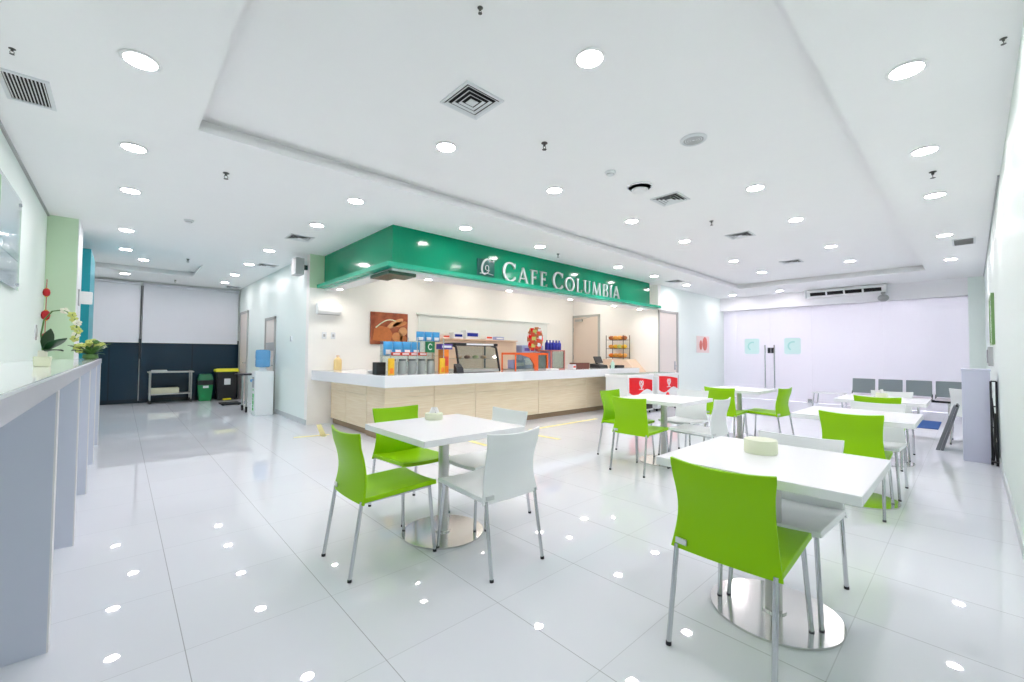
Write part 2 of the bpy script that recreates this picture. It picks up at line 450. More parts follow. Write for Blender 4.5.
# corridor doors
def side_door(y0, y1, z1, name, x=XC, m='door_grey'):
    d = struct(MB().box(x - .012, x, y0, y1, 0, z1), name, m)
    f = MB(); f.box(x - .03, x, y0 - .06, y0, 0, z1 + .06); f.box(x - .03, x, y1, y1 + .06, 0, z1 + .06); f.box(x - .03, x, y0 - .06, y1 + .06, z1, z1 + .06)
    f.build('frame', 'frame_grey', d)
    return d
d1 = side_door(12.9, 13.75, 2.32, 'door_1')
d1b = side_door(10.2, 10.95, 2.0, 'door_2')
MB().box(XC - .02, XC - .012, 10.24, 10.9, 1.32, 1.5).build('sign', 'grille_grey', d1b)
for d, y in ((d1, 13.0), (d1b, 10.3)):
    MB().tube([(XC - .012, y, 1.0), (XC - .06, y, 1.0), (XC - .06, y + .12, 1.0)], .01, 8).build('handle', 'chrome', d)
# kitchen door and service door
d3 = side_door(7.1, 8.0 - .02, 2.36, 'door_3', XS, 'door_brown')
b = MB().box(XS - .07, XS - .03, 7.62, 7.88, 2.24, 2.3); b.tube([(XS - .06, 7.66, 2.3), (XS - .13, 7.45, 2.32), (XS - .06, 7.3, 2.36)], .008, 6); b.build('door_closer', 'frame_grey', d3)
b = MB()
for z in (.4, 1.2, 2.0): b.tube([(XS - .03, 7.97, z - .06), (XS - .03, 7.97, z + .06)], .014, 8)
b.build('hinge', 'chrome', d3)
d = struct(MB().box(XS + .04, 10.80, YD - .012, YD, 0, 2.36), 'door_6', 'door_grey')
f = MB(); f.box(XS, XS + .04, YD - .03, YD, 0, 2.42); f.box(10.80, 10.88, YD - .03, YD, 0, 2.42); f.box(XS, 10.88, YD - .03, YD, 2.36, 2.42); f.build('frame', 'frame_grey', d)
MB().tube([(10.7, YD - .012, 1.0), (10.7, YD - .07, 1.0), (10.56, YD - .07, 1.0)], .012, 8).box(10.67, 10.73, YD - .02, YD - .012, .9, 1.12).build('handle', 'chrome', d)

# ------------------------------------------------------------------ cafe fascia with lettering
F = thing('cafe_sign_fascia', 'glossy green fascia over the cafe counter reading CAFE COLUMBIA in silver letters', 'sign', (2.70, YD + .05, 2.45))
FX = XS - 2.70; fy = 0.0
b = MB()
b.box(0, 9.54 - 2.70, 0, .1, .06, ZC - 2.45); b.box(0, .1, .1, YK - YD - .05, .06, ZC - 2.45)
b.build('panel', 'sign_green', F)
b = MB()
b.box(-.13, FX + .02, -.13, .0, 0, .06); b.box(-.13, .0, .0, YK - YD - .065, 0, .06)
b.build('lip', 'sign_lip', F)
b = MB()
b.box(0, FX, 0, .38, -.03, .06); b.box(0, .24, .38, YK - YD - .05, -.03, .06)
b.build('soffit', 'white_paint', F)
# lettering
def stroke(m, p, q, w, y0, y1):
    p, q = Vector(p), Vector(q); t = (q - p).normalized(); n = Vector((-t.y, t.x)) * w / 2
    m.prism([tuple(p - n), tuple(q - n), tuple(q + n), tuple(p + n)], y0, y1)
def arc(m, c, rx, ry, a0, a1, w0, w1, y0, y1, n=26):
    # stroke width swells towards the sides like a roman capital
    def W(a): return w0 + (w1 - w0) * abs(math.cos(a)) ** 1.5
    for k in range(n):
        a, bb = math.radians(a0 + (a1 - a0) * k / n), math.radians(a0 + (a1 - a0) * (k + 1) / n)
        pts = []
        for ang, s in ((a, 1), (bb, 1), (bb, -1), (a, -1)):
            w = W(ang) * s / 2
            pts.append((c[0] + (rx + w) * math.cos(ang), c[1] + (ry + w) * math.sin(ang)))
        m.prism(pts, y0, y1)
TK, TN, SF = .15, .07, .05
def letter(m, ch, x, z, h, y0, y1):
    # strokes in units of cap height
    S = lambda p, q, w: stroke(m, (x + p[0] * h, z + p[1] * h), (x + q[0] * h, z + q[1] * h), w * h, y0, y1)
    A = lambda c, rx, ry, a0, a1, w0=TN, w1=TK: arc(m, (x + c[0] * h, z + c[1] * h), rx * h, ry * h, a0, a1, w0 * h, w1 * h, y0, y1)
    def serif(px, pz, w=.26): S((px - w / 2, pz), (px + w / 2, pz), SF)
    if ch == 'C':
        A((.48, .5), .42, .46, 42, 318); S((.80, .70), (.83, .96), .06); S((.80, .28), (.86, .16), .06); return .98
    if ch == 'O':
        A((.5, .5), .44, .46, 0, 360); return 1.08
    if ch == 'A':
        S((.06, 0), (.42, 1.0), TN); S((.40, 1.0), (.80, 0), TK); S((.2, .33), (.68, .33), TN); serif(.06, .025); serif(.80, .025, .3); return .95
    if ch in 'FE':
        S((.2, 0), (.2, 1), TK); S((.08, .97), (.64, .97), SF + .02); S((.2, .53), (.52, .53), SF + .02); S((.63, .99), (.63, .8), .05); S((.52, .63), (.52, .43), .05)
        if ch == 'E': S((.08, .03), (.66, .03), SF + .02); S((.65, .01), (.68, .22), .05)
        else: serif(.2, .025, .3)
        serif(.2, .975, .3); return .80
    if ch == 'L':
        S((.2, 0), (.2, 1), TK); S((.08, .03), (.64, .03), SF + .02); S((.63, .01), (.67, .24), .05); serif(.2, .975, .3); return .76
    if ch == 'U':
        S((.2, .36), (.2, 1), TK); S((.72, .36), (.72, 1), TN); A((.46, .36), .26, .32, 180, 360, TN, TN + .05); serif(.2, .975, .3); serif(.72, .975, .24); return .95
    if ch == 'M':
        S((.12, 0), (.22, 1), TN); S((.22, 1), (.58, .04), TK); S((.58, .04), (.92, 1), TN); S((.92, 1), (1.0, 0), TK); serif(.12, .025, .22); serif(1.0, .025, .28); return 1.18
    if ch == 'B':
        S((.2, 0), (.2, 1), TK); S((.1, .97), (.42, .97), SF + .01); S((.2, .53), (.44, .53), SF); S((.1, .03), (.44, .03), SF + .01)
        A((.42, .75), .2, .22, -90, 90, SF, .12); A((.44, .28), .25, .25, -90, 90, SF, .14); return .84
    if ch == 'I':
        S((.2, 0), (.2, 1), TK); serif(.2, .975, .32); serif(.2, .025, .32); return .46
x = 4.70; z = 2.572
for word, big in (('CAFE', 1), ('COLUMBIA', 1)):
    for i, ch in enumerate(word):
        h = .335 if i == 0 else .28
        m = MB(); adv = letter(m, ch, x - 2.70, z - 2.5, h, -.03, 0)
        m.build('letter', 'silver_letter', F)
        x += adv * h + .026
    x += .11
print('letters end x', x)
# round script emblem beside the lettering
lg = MB().box(4.16 - 2.7, 4.52 - 2.7, -.012, 0, .1, .37).build('logo', 'logo_plate', F)
q = MB()
ctr = (4.34 - 2.7, .255)
pts = []
for k in range(30):
    a = math.radians(40 + 245 * k / 29); zz = .125 * math.sin(a); pts.append((ctr[0] + .085 * math.cos(a) + .25 * zz, -.016, ctr[1] + zz))
pts += [(ctr[0] + .04, -.016, ctr[1] - .09), (ctr[0] + .07, -.016, ctr[1] - .05)]
q.tube(pts, [.005 + .014 * math.sin(PI * k / 31) for k in range(32)], 6)
q.tube([(ctr[0] - .02 + .022 * k, -.016, ctr[1] + .115 + .018 * math.sin(k * .7)) for k in range(8)], .006, 6)
pts = []
for k in range(16):
    a = math.radians(-100 + 330 * k / 15); pts.append((ctr[0] + .02 + .035 * math.cos(a), -.016, ctr[1] - .02 + .045 * math.sin(a)))
q.tube(pts, .006, 6)
q.tube([(ctr[0] - .13, -.014, .135), (ctr[0], -.014, .15), (ctr[0] + .15, -.014, .135)], .006, 6)
q.build('swirl', 'white_paint', lg)
# dark glazed corner panel in the soffit
g = MB().prism([(-.04, .6), (.23, .6), (.23, .37), (.38, .37), (.38, .02), (-.04, .02)], -.075, -.03, 'z').build('soffit_panel', 'soffit_glass', F)

# ------------------------------------------------------------------ ceiling fittings
def make_downlight(r=.08, m='lamp_cool'):
    t = thing('ceiling_downlight', '', 'ceiling light')
    MB().lathe([(r, -.001), (r + .018, -.004), (r + .022, -.008), (r, -.012), (r - .002, -.004)], seg=28).build('trim_ring', 'white_paint', t, smooth=True)
    MB().lathe([(r, -.003), (r, -.006)], seg=28).build('lens', m, t)
    return t
pd = make_downlight(); used = False
rows = [
    ([(.045, 3.38), (.04, 4.88), (.035, 6.22), (.02, 8.3), (.02, 9.87), (.03, 11.54 + 1.45)], ZC, 'round downlight in the ceiling strip beside the white bar'),
    ([(.3, 11.5)], ZT, None),
    ([(1.96, 4.81), (1.95, 6.1), (1.85, 8.22), (1.85, 9.79), (1.88, 11.38), (1.9, 12.8)], ZC, 'round downlight in the ceiling line leading to the water cooler'),
    ([(3.51, 4.78), (5.0, 4.76), (7.31, 4.79), (8.72, 4.78), (10.4, 4.82)], ZC, 'round downlight in the ceiling strip in front of the green fascia'),
    ([(2.0, .24), (3.5, .24), (5.0, .24), (6.47, .24), (8.71, .235), (10.94, .225)], ZC, 'round downlight in the ceiling strip along the plain white side wall'),  # first lamp lies out of view, added to balance the light
    ([(13.1, 3.5), (13.1, 4.7)], ZC, 'round downlight in the ceiling strip above the frosted glass doors'),
    ([(2.14, 1.61), (5.18, 1.61), (6.8, 1.61), (8.9, 1.6), (10.55, 1.6)], ZT, 'round downlight in the raised ceiling, row farther from the cafe'),
    ([(2.13, 3.21), (3.61, 3.21), (5.24, 3.21), (6.8, 3.18), (8.93, 3.18), (10.56, 3.17)], ZT, 'round downlight in the raised ceiling, row nearer the cafe'),
]
for pos, z, lab in rows:
    for i, (x, y) in enumerate(pos):
        L = 'faint round downlight inside the small raised ceiling before the roller blinds' if lab is None else '%s, %s from the front' % (lab, ORD[i])
        put(pd, used, (x, y, up(z)), 0, L, 'ceiling downlights'); used = True
pw = make_downlight(.05, 'lamp_warm'); used = False
for i, (x, y) in enumerate([(2.84, 7.6), (3.42, 5.6), (5.07, 5.58), (6.77, 5.58), (8.34, 5.58), (9.4, 5.55)]):
    L = 'small warm spotlight under the green fascia near the kitchen wall' if i == 0 else 'small warm spotlight under the green fascia, %s from the corner of the counter' % ORD[i - 1]
    put(pw, used, (x, y, 2.42), 0, L, 'warm spotlights under the fascia'); used = True
# ceiling lights inside the kitchen; unseen lamps added behind the frosted glass for its glow
pk = make_downlight(.085, 'lamp_warm'); used = False
for i, (x, y) in enumerate([(4.2, 7.2), (5.9, 7.2), (7.6, 7.2), (9.1, 7.0)]):
    put(pk, used, (x, y, ZC), 0, 'warm kitchen ceiling light hidden above the counter, %s from the corridor' % ORD[i], 'kitchen ceiling lights'); used = True
pl = make_downlight(.085, 'lamp_pane_glow')
for i, (x, y) in enumerate([(15.2, .9), (15.2, 2.2), (15.2, 3.5), (15.2, 4.7)]):
    put(pl, i > 0, (x, y, ZC), 0, 'unseen lamp added behind the frosted glass wall, %s from the right pillar' % ORD[i], 'added lights behind the frosted glass')

# sprinklers
def make_sprinkler():
    t = thing('fire_sprinkler', '', 'sprinkler')
    MB().lathe([(.028, 0), (.028, -.006), (.012, -.012), (.01, -.03)], seg=16).build('escutcheon', 'sprinkler_dark', t, smooth=True)
    b = MB(); b.tube([(.012, 0, -.03), (.016, 0, -.045), (.004, 0, -.06)], .003, 6); b.tube([(-.012, 0, -.03), (-.016, 0, -.045), (-.004, 0, -.06)], .003, 6)
    b.lathe([(.02, -.062), (.02, -.06)], seg=14); b.build('deflector', 'sprinkler_dark', t)
    return t
ps = make_sprinkler(); used = False
for x, y, z, lab in [(.72, 4.95, ZC, 'fire sprinkler between the two downlight rows left of the raised ceiling corner'), (.9, 10.1, ZC, 'fire sprinkler in front of the small raised ceiling'),
                     (.95, 13.3, ZC, 'fire sprinkler right before the roller blinds'), (5.61, 4.9, ZC, 'fire sprinkler in front of the green fascia letters'),
                     (5.64, .22, ZC, 'fire sprinkler between downlights along the plain white side wall'), (2.73, 2.55, ZT, 'fire sprinkler beside the square diffuser in the raised ceiling'),
                     (1.39, 1.78, ZT, 'fire sprinkler at the very top edge of the picture'), (6.04, 2.44, ZT, 'fire sprinkler in the middle of the raised ceiling between diffusers'),
                     (-.51, 3.77, ZC, 'fire sprinkler above the louvred grille by the left wall'), (3.54, -.15, ZC, 'fire sprinkler tight against the plain white side wall')]:
    o = put(ps, used, (x, y, up(z)), 0, lab, 'fire sprinklers'); used = True
    o.scale = (.55, .55, .55) if min(abs(x - 1.39), abs(x - 3.54), abs(x + .51)) < .01 else (1, 1, 1)
# smoke detectors
def make_detector():
    t = thing('smoke_detector', '', 'smoke detector')
    MB().lathe([(.055, 0), (.055, -.012), (.05, -.02), (.036, -.024), (.034, -.036), (.02, -.04)], seg=24).build('housing', 'grille_white', t, smooth=True)
    MB().lathe([(.038, -.024), (.038, -.03)], seg=24).build('vent_ring', 'grille_grey', t)
    return t
pdt = make_detector()
put(pdt, False, (3.66, 2.49, ZT), 0, 'white smoke detector in the middle of the raised ceiling', 'smoke detectors')
put(pdt, True, (.63, 7.08, ZC), 0, 'white smoke detector on the low ceiling over the corridor', 'smoke detectors')
# round ceiling speakers
def make_round(lab, loc, r, inner):
    t = thing('ceiling_speaker', lab, 'ceiling speaker', loc)
    MB().lathe([(r, 0), (r, -.008), (r * .82, -.02), (r * .78, -.01)], seg=28).build('rim', 'grille_white', t, smooth=True)
    b = MB()
    for k in range(4): 
        rr = r * (.74 - .17 * k); b.lathe([(rr, -.006), (rr, -.012), (rr - .012, -.012), (rr - .012, -.006)], seg=24)
    b.build('grille', inner, t)
    MB().lathe([(r * .78, -.002), (r * .78, -.005)], seg=28).build('cone', 'dark_slot', t)
make_round('round ceiling speaker with a ribbed grey face, nearest in the raised ceiling', (3.62, 1.61, ZT), .11, 'grille_grey')
t = thing('ceiling_spot_fitting', 'round ceiling fitting with dark recess and white drop disc beside a diffuser', 'ceiling fitting', (4.23, 2.49, ZT))
MB().lathe([(.14, 0), (.14, -.008), (.125, -.012), (.12, -.004)], seg=28).build('rim', 'grille_white', t, smooth=True)
MB().lathe([(.12, -.002), (.12, -.004)], seg=28).build('recess', 'slot_black', t)
MB().lathe([(.02, -.004), (.02, -.03), (.09, -.034), (.085, -.05), (.05, -.062)], seg=28).build('drop_disc', 'white_paint', t, smooth=True)
# square diffusers
def make_diffuser(s=.34):
    t = thing('air_diffuser', '', 'air vent')
    h = s / 2
    b = MB(); e = .02
    b.box(-h, h, -h, -h + e, -.014, 0); b.box(-h, h, h - e, h, -.014, 0); b.box(-h, -h + e, -h + e, h - e, -.012, 0); b.box(h - e, h, -h + e, h - e, -.012, 0)
    b.build('frame', 'grille_white', t)
    b = MB()
    for k in range(4):
        a = h - e - .006 - k * .036; c = a - .016
        for (p0, p1, q0, q1) in (((-a, -a), (a, -a), (-c, -c), (c, -c)), ((a, -a), (a, a), (c, -c), (c, c)), ((a, a), (-a, a), (c, c), (-c, c)), ((-a, a), (-a, -a), (-c, c), (-c, -c))):
            z0, z1 = -.016, -.007
            pts = [(p0[0], p0[1], z0), (p1[0], p1[1], z0), (q1[0], q1[1], z1), (q0[0], q0[1], z1)]
            b.hexa([(x, y, z - .0015) for x, y, z in pts] + pts)
    b.box(-.022, .022, -.022, .022, -.014, -.008)
    b.build('louvre', 'grille_white', t)
    MB().box(-h + e, h - e, -h + e, h - e, -.0045, .0).build('duct', 'slot_black', t)
    return t
pf = make_diffuser(); used = False
for x, y, z, lab in [(1.875, 2.49, ZT, 'square four-way air diffuser, largest one in the raised ceiling'), (4.82, 2.43, ZT, 'square four-way air diffuser beside the round dark speaker'),
                     (7.07, 2.42, ZT, 'square four-way air diffuser halfway along the raised ceiling'), (9.8, 2.41, ZT, 'square four-way air diffuser nearest the frosted glass wall'),
                     (1.98, 6.97, ZC, 'square air diffuser over the floor before the wall speaker'), (2.15, 9.66, ZC, 'square air diffuser on the low ceiling above the water cooler'),
                     (9.7, 4.78, ZC, 'square air diffuser beyond the end of the green fascia'), (2.2, 13.6, ZC, 'square air diffuser close to the roller blinds')]:
    put(pf, used, (x, y, up(z)), 0, lab, 'square air diffusers'); used = True
def grille(lab, x0, x1, y0, y1, n, along, mm):
    t = thing('air_grille', lab, 'air vent', ((x0 + x1) / 2, (y0 + y1) / 2, ZC))
    a, c = (x1 - x0) / 2, (y1 - y0) / 2; e = .022
    b = MB(); b.box(-a - e, a + e, -c - e, -c, -.012, 0); b.box(-a - e, a + e, c, c + e, -.012, 0); b.box(-a - e, -a, -c, c, -.012, 0); b.box(a, a + e, -c, c, -.012, 0)
    b.build('frame', 'grille_white', t)
    MB().box(-a, a, -c, c, -.002, 0).build('duct', 'slot_black', t)
    b = MB()
    for k in range(n):
        if along == 'x':
            y = -c + 2 * c * (k + .5) / n; b.hexa([(-a, y - .008, -.011), (a, y - .008, -.011), (a, y - .005, -.011), (-a, y - .005, -.011), (-a, y + .004, -.003), (a, y + .004, -.003), (a, y + .007, -.003), (-a, y + .007, -.003)])
        else:
            x = -a + 2 * a * (k + .5) / n; b.box(x - .0022, x + .0022, -c, c, -.012, -.003)
    b.build('slat', mm, t)
grille('rectangular black louvred return grille in the ceiling by the left wall', -.6, -.41, 4.09, 4.49, 11, 'y', 'grille_white')
grille('dark rectangular return grille in the ceiling strip by the side wall', 9.16, 9.62, -.05, .15, 9, 'y', 'grille_grey')

# long air conditioner on the end bulkhead, camera dome, speaker
t = thing('wall_air_conditioner', 'long white air conditioner with dark outlets high above the frosted glass', 'air conditioner', (XG - .25, 2.17, 2.83))
t.scale = (1, 1, .78)
b = MB(); b.prism([(0, .0), (0, .27), (-.26, .27), (-.3, .2), (-.24, .02), (-.1, 0)], -.8, .8, 'y'); b.build('body', 'white_paint', t, bevel=.01)
b = MB()
for k in range(4):
    y0 = -.72 + k * .37; b.hexa([(-.302, y0, .16), (-.262, y0, .06), (-.262, y0 + .33, .06), (-.302, y0 + .33, .16), (-.288, y0, .172), (-.25, y0, .06), (-.25, y0 + .33, .06), (-.288, y0 + .33, .172)])
b.build('outlet', 'slot_black', t)
MB().box(-.32, -.22, .8, .84, 0, .27).build('end_cap', 'grille_white', t, bevel=.01)
t = thing('security_camera', 'small white security camera below the end of the air conditioner', 'camera', (13.5, 1.42, 2.82))
MB().tube([(.26, 0, -.02), (0, 0, -.02), (0, 0, -.05)], .03, 12).box(-.05, .05, -.04, .04, -.02, .02).build('bracket', 'grille_grey', t)
MB().lathe([(.04, -.2), (.09, -.17), (.11, -.12), (.09, -.07), (.05, -.04)], seg=18).build('dome', 'grille_grey', t, smooth=True)
t = thing('wall_speaker', 'small grey box loudspeaker on the wall high above the counter end', 'speaker', (2.30, 8.15, 2.82))
MB().box(-.08, .07, -.12, .14, -.15, .15).build('cabinet', 'grey_plastic', t, bevel=.012)
MB().box(-.086, -.08, -.08, .1, -.11, .12).build('grille', 'grille_grey', t)
MB().box(.07, .15, -.03, .03, -.04, .04).build('bracket', 'dark_metal', t)

# ------------------------------------------------------------------ left bar
ZB = 1.18
t = thing('bar_worktop', 'glossy white bar top along the left wall, overhanging grey slab legs', 'bar top', (-.47, 3.0, 1.115))
b = MB()
b.box(-.268, .255, -2.6, 5.07, 0, ZB - 1.115); b.box(.03, .255, 5.07, 5.48, 0, ZB - 1.115)
b.build('slab', 'white_stone', t, bevel=.004)
b = MB()
b.box(.255, .275, -2.6, 5.5, 0, .063); b.box(.03, .255, 5.48, 5.5, 0, .063)
b.build('apron', 'apron', t)
for i, y in enumerate((1.35, 2.7, 4.05, 5.43, 6.8, 8.14)):
    far = y > 7.7
    x0 = -.43 if far else XL + .002
    lab = 'grey slab leg under the white bar top, %s from the front' % ORD[max(i - 1, 0)]
    if i == 0: lab = 'grey slab leg under the white bar top, mostly cut off by the picture edge'
    t = thing('bar_leg_panel', lab, 'bar panel', ((x0 - .195) / 2, y + .035, 0), 0, 'slab legs of the bar')
    w = (-.195 - x0) / 2
    MB().box(-w, w - .006, -.035, .035, 0, 1.115).build('slab', 'bar_grey', t)
    MB().box(w - .006, w, -.035, .035, 0, 1.115).build('edge_strip', 'bar_edge', t)

# orchid in a cream pot
t = thing('potted_orchid', 'orchid with arching lime flower stem in a square cream pot on the bar', 'plant', (-.39, 4.3, ZB))
t.scale = (1.1, 1.1, 1.1)
MB().hexa([(-.034, -.034, 0), (.034, -.034, 0), (.034, .034, 0), (-.034, .034, 0), (-.038, -.038, .062), (.038, -.038, .062), (.038, .038, .062), (-.038, .038, .062)]).build('pot', 'pot_cream', t, bevel=.005)
MB().box(-.02, .02, -.02, .02, .06, .1).build('inner_pot', 'flower_white', t, bevel=.005)
def leaf(m, base, d, L, w, droop, up=.3):
    d = Vector(d).normalized(); sd = Vector((-d.y, d.x, 0)).normalized() if abs(d.z) < .99 else Vector((1, 0, 0))
    def fn(u, v):
        ww = w * math.sin(PI * min(.999, max(.02, u)) ** .8) * (v - .5) * 2
        return Vector(base) + d * (L * u) + Vector((0, 0, up * L * u - droop * L * u * u)) + sd * ww + Vector((0, 0, abs(v - .5) * w * .3))
    m.sheet(fn, 6, 4, .003)
lv = [((.15, -.1, 1.0), .15, .045), ((.6, -.45, .55), .15, .05), ((.75, -.5, .1), .1, .035)]
for d, L, w in lv:
    b = MB(); leaf(b, (0.01, -.01, .09), d, L, w, .35); b.build('leaf', 'leaf_dark', t, smooth=True)
arcpts = [(.0, 0, .09), (-.01, .0, .2), (.0, 0, .29), (.035, -.02, .345), (.08, -.045, .355), (.125, -.07, .33), (.145, -.08, .28), (.15, -.085, .22), (.14, -.08, .17)]
MB().tube(arcpts, .004, 6).build('stem', 'leaf_mid', t, smooth=True)
for k, p in enumerate([(.09, -.05, .35), (.125, -.07, .325), (.135, -.075, .295), (.15, -.085, .275), (.14, -.08, .245), (.155, -.09, .225), (.145, -.08, .2), (.14, -.08, .175)]):
    b = MB()
    for a in range(5):
        th = a * 2 * PI / 5 + k; b.ball((p[0] + .012 * math.cos(th), p[1] + .006 * math.sin(th * 2), p[2] + .012 * math.sin(th)), .011, .006, .009, 8, 5)
    b.build('flower', 'flower_lime' if k % 3 else 'flower_white', t, smooth=True)
# flower bowl at the bar end
t = thing('flower_arrangement', 'bushy arrangement of white and lime flowers at the far end of the bar', 'plant', (-.28, 7.6, ZB))
t.scale = (1.25, 1.25, 1.1)
MB().lathe([(.04, 0), (.06, .02), (.055, .06), (.03, .06)], seg=18).build('bowl', 'leaf_mid', t, smooth=True)
rr = random.Random(3)
for k in range(26):
    a = rr.uniform(0, 2 * PI); b = MB(); leaf(b, (0, 0, .04), (math.cos(a), math.sin(a) * .7, rr.uniform(.2, 1.3)), rr.uniform(.12, .25), .022, .5); b.build('leaf', 'leaf_mid' if k % 3 else 'leaf_dark', t, smooth=True)
for k in range(26):
    a = rr.uniform(0, 2 * PI); r_ = rr.uniform(.01, .15); z_ = .22 - r_ * 1.0 + rr.uniform(-.03, .04)
    b = MB()
    for j in range(5):
        th = j * 2 * PI / 5; b.ball((r_ * math.cos(a) + .016 * math.cos(th), r_ * math.sin(a) + .01 * math.sin(th), z_ + .012 * math.sin(th)), .015, .012, .012, 8, 5)
    b.build('flower', ['flower_white', 'flower_lime', 'leaf_mid'][k % 3] if k % 2 else 'flower_lime', t, smooth=True)

# items on the left wall
t = thing('lantern_string', 'string of three red paper lanterns hanging in the green wall corner', 'lantern', (-.70, 7.85, 2.05))
t.scale = (.88, .88, 1.1)
MB().tube([(0, 0, .12), (0, 0, -.62)], .004, 6).build('cord', 'red_lantern', t)
for z, r in ((-.03, .04), (-.29, .048), (-.53, .032)):
    l = MB().lathe([(r * .4, -r * 1.1), (r * .8, -r * .8), (r, 0), (r * .8, r * .8), (r * .4, r * 1.1)], (0, 0, z), seg=14).build('lantern', 'red_lantern', t, smooth=True)
    MB().lathe([(r * .42, -r * 1.3), (r * .42, -r * 1.1)], (0, 0, z), seg=12).lathe([(r * .42, r * 1.1), (r * .42, r * 1.25)], (0, 0, z), seg=12).build('lantern_cap', 'gold', l)
t = thing('light_switch', 'white switch plate on the left wall under the lanterns', 'switch', (XL, 7.42, 1.5))
MB().box(0, .01, -.06, .06, -.09, .09).build('plate', 'white_card', t, bevel=.003)
b = MB(); b.box(.01, .016, -.045, -.005, -.05, .05); b.box(.01, .016, .005, .045, -.05, .05); b.build('rocker', 'grille_grey', t)
t = thing('framed_notice', 'clear acrylic framed notice mounted with studs on the left wall', 'notice', (XL + .002, 5.4, 2.26))
MB().box(.02, .026, -.7, .6, -.42, .42).build('acrylic_sheet', 'poster_glass', t)
MB().box(.012, .018, -.25, .55, -.36, .36).build('paper', 'white_card', t)
MB().box(.026, .028, -.22, .52, -.16, -.09).build('printed_band', 'poster_band', t)
MB().box(.026, .028, -.66, -.34, -.38, .38).build('side_strip', 'frame_green', t)
b = MB()
for y in (-.64, .54):
    for z in (-.37, .37): b.tube([(0, y, z), (.036, y, z)], .016, 12)
b.build('stud', 'chrome', t)
t = thing('projecting_sign', 'white box sign projecting from the green pillar by the teal pillar', 'sign', (-.445, 8.3, 2.02))
MB().box(0, .14, -.03, .03, -.085, .085).build('box', 'white_paint', t, bevel=.008)
MB().box(0, .012, -.05, .05, -.11, .11).build('wall_plate', 'grille_grey', t)

# ------------------------------------------------------------------ counter
xa, xb, ya = 2.86, 9.3, 5.85
lab_units = ['maple front panel of the counter next to the corner', 'maple counter panel left of the middle', 'maple counter panel in the middle of the long front',
             'maple counter panel right of the middle', 'maple counter panel at the freezer end']
edges = [xa, 3.71, 4.55, 6.13, 7.66, xb]
def unit(name, lab, x0, x1, y0, y1, faceaxis):
    t = thing(name, lab, 'counter', ((x0 + x1) / 2, (y0 + y1) / 2, 0), 0, 'counter units')
    a, c = (x1 - x0) / 2, (y1 - y0) / 2
    if faceaxis == 'y':
        MB().box(-a + .004, a - .004, -c + .02, c, .1, .8).build('carcass', 'maple', t)
        b = MB(); b.box(-a + .004, a - .004, -c, -c + .018, .1, .62); b.box(-a + .004, a - .004, -c, -c + .018, .625, .8); b.build('front_panel', 'maple', t, bevel=.002)
        MB().box(-a, a, -c + .04, c, 0, .1).build('toe_kick', 'toekick', t)
    else:
        MB().box(-a + .02, a, -c + .004, c - .004, .1, .8).build('carcass', 'maple', t)
        b = MB(); b.box(-a, -a + .018, -c + .004, c - .004, .1, .62); b.box(-a, -a + .018, -c + .004, c - .004, .625, .8); b.build('front_panel', 'maple', t, bevel=.002)
        MB().box(-a + .04, a, -c, c, 0, .1).build('toe_kick', 'toekick', t)
for i in range(5): unit('counter_unit', lab_units[i], edges[i], edges[i + 1], ya, ya + .6, 'y')
unit('counter_unit', 'maple side panel of the counter behind the green chairs', xa, xa + .6, 6.46, 7.3, 'x')
unit('counter_unit', 'maple side panel of the counter against the kitchen wall', xa, xa + .6, 7.3, YK - .01, 'x')
t = thing('counter_worktop', 'thick white stone L-shaped worktop on the maple counter', 'worktop', (xa, ya, .8))
b = MB()
b.prism([(-.16, -.33), (xb - xa + .05, -.33), (xb - xa + .05, .65), (.65, .65), (.65, YK - ya - .01), (-.35, YK - ya - .01)], 0.0, .17, 'z')
b.build('slab', 'white_stone', t, bevel=.006)
ZW = .972
# back counter and wall cabinet in the kitchen
t = thing('kitchen_bench', 'low white work bench along the kitchen back wall', 'bench', (6.6, 7.65, 0))
MB().box(-2.0, 2.2, -.28, .33, .1, .86).build('body', 'white_laminate', t)
MB().box(-2.02, 2.22, -.31, .34, .86, .9).build('top', 'white_stone', t, bevel=.004)
MB().box(-1.98, 2.18, -.24, .33, 0, .1).build('plinth', 'toekick', t)
t = thing('display_cupboard', 'beige cupboard on the kitchen bench behind the glass pastry case', 'cupboard', (6.0, 7.75, .9))
MB().box(-1.0, 1.1, -.2, .24, 0, .68).build('body', 'beige_board', t)
b = MB(); b.box(-1.0, .04, -.216, -.2, .02, .66); b.box(.06, 1.1, -.216, -.2, .02, .66); b.build('door', 'beige_board', t, bevel=.003)
MB().box(-1.02, 1.12, -.24, .24, .68, .71).build('top', 'beige_board', t, bevel=.003)
zt = 1.611
def simple_box(name, lab, cat, x0, x1, y0, y1, z0, z1, m, m2=None, group=None, bev=.004):
    t = thing(name, lab, cat, ((x0 + x1) / 2, (y0 + y1) / 2, z0), 0, group)
    a, c, h = (x1 - x0) / 2, (y1 - y0) / 2, z1 - z0
    MB().box(-a, a, -c, c, 0, h).build('carton', m, t, bevel=bev)
    b = MB(); b.box(-a * .8, a * .8, -c - .0015, -c + .001, h * .3, h * .7); b.build('label_panel', m2 or 'pack_white', t)
    return t
def bottle(name, lab, cat, x, y, z, r, h, m, cap, group=None):
    t = thing(name, lab, cat, (x, y, z), 0, group)
    MB().lathe([(r * .9, 0), (r, .01), (r, h * .62), (r * .8, h * .74), (r * .36, h * .84), (r * .36, h * .9)], seg=16).build('body', m, t, smooth=True)
    MB().lathe([(r * .42, h * .89), (r * .42, h)], seg=12).build('cap', cap, t)
    return t
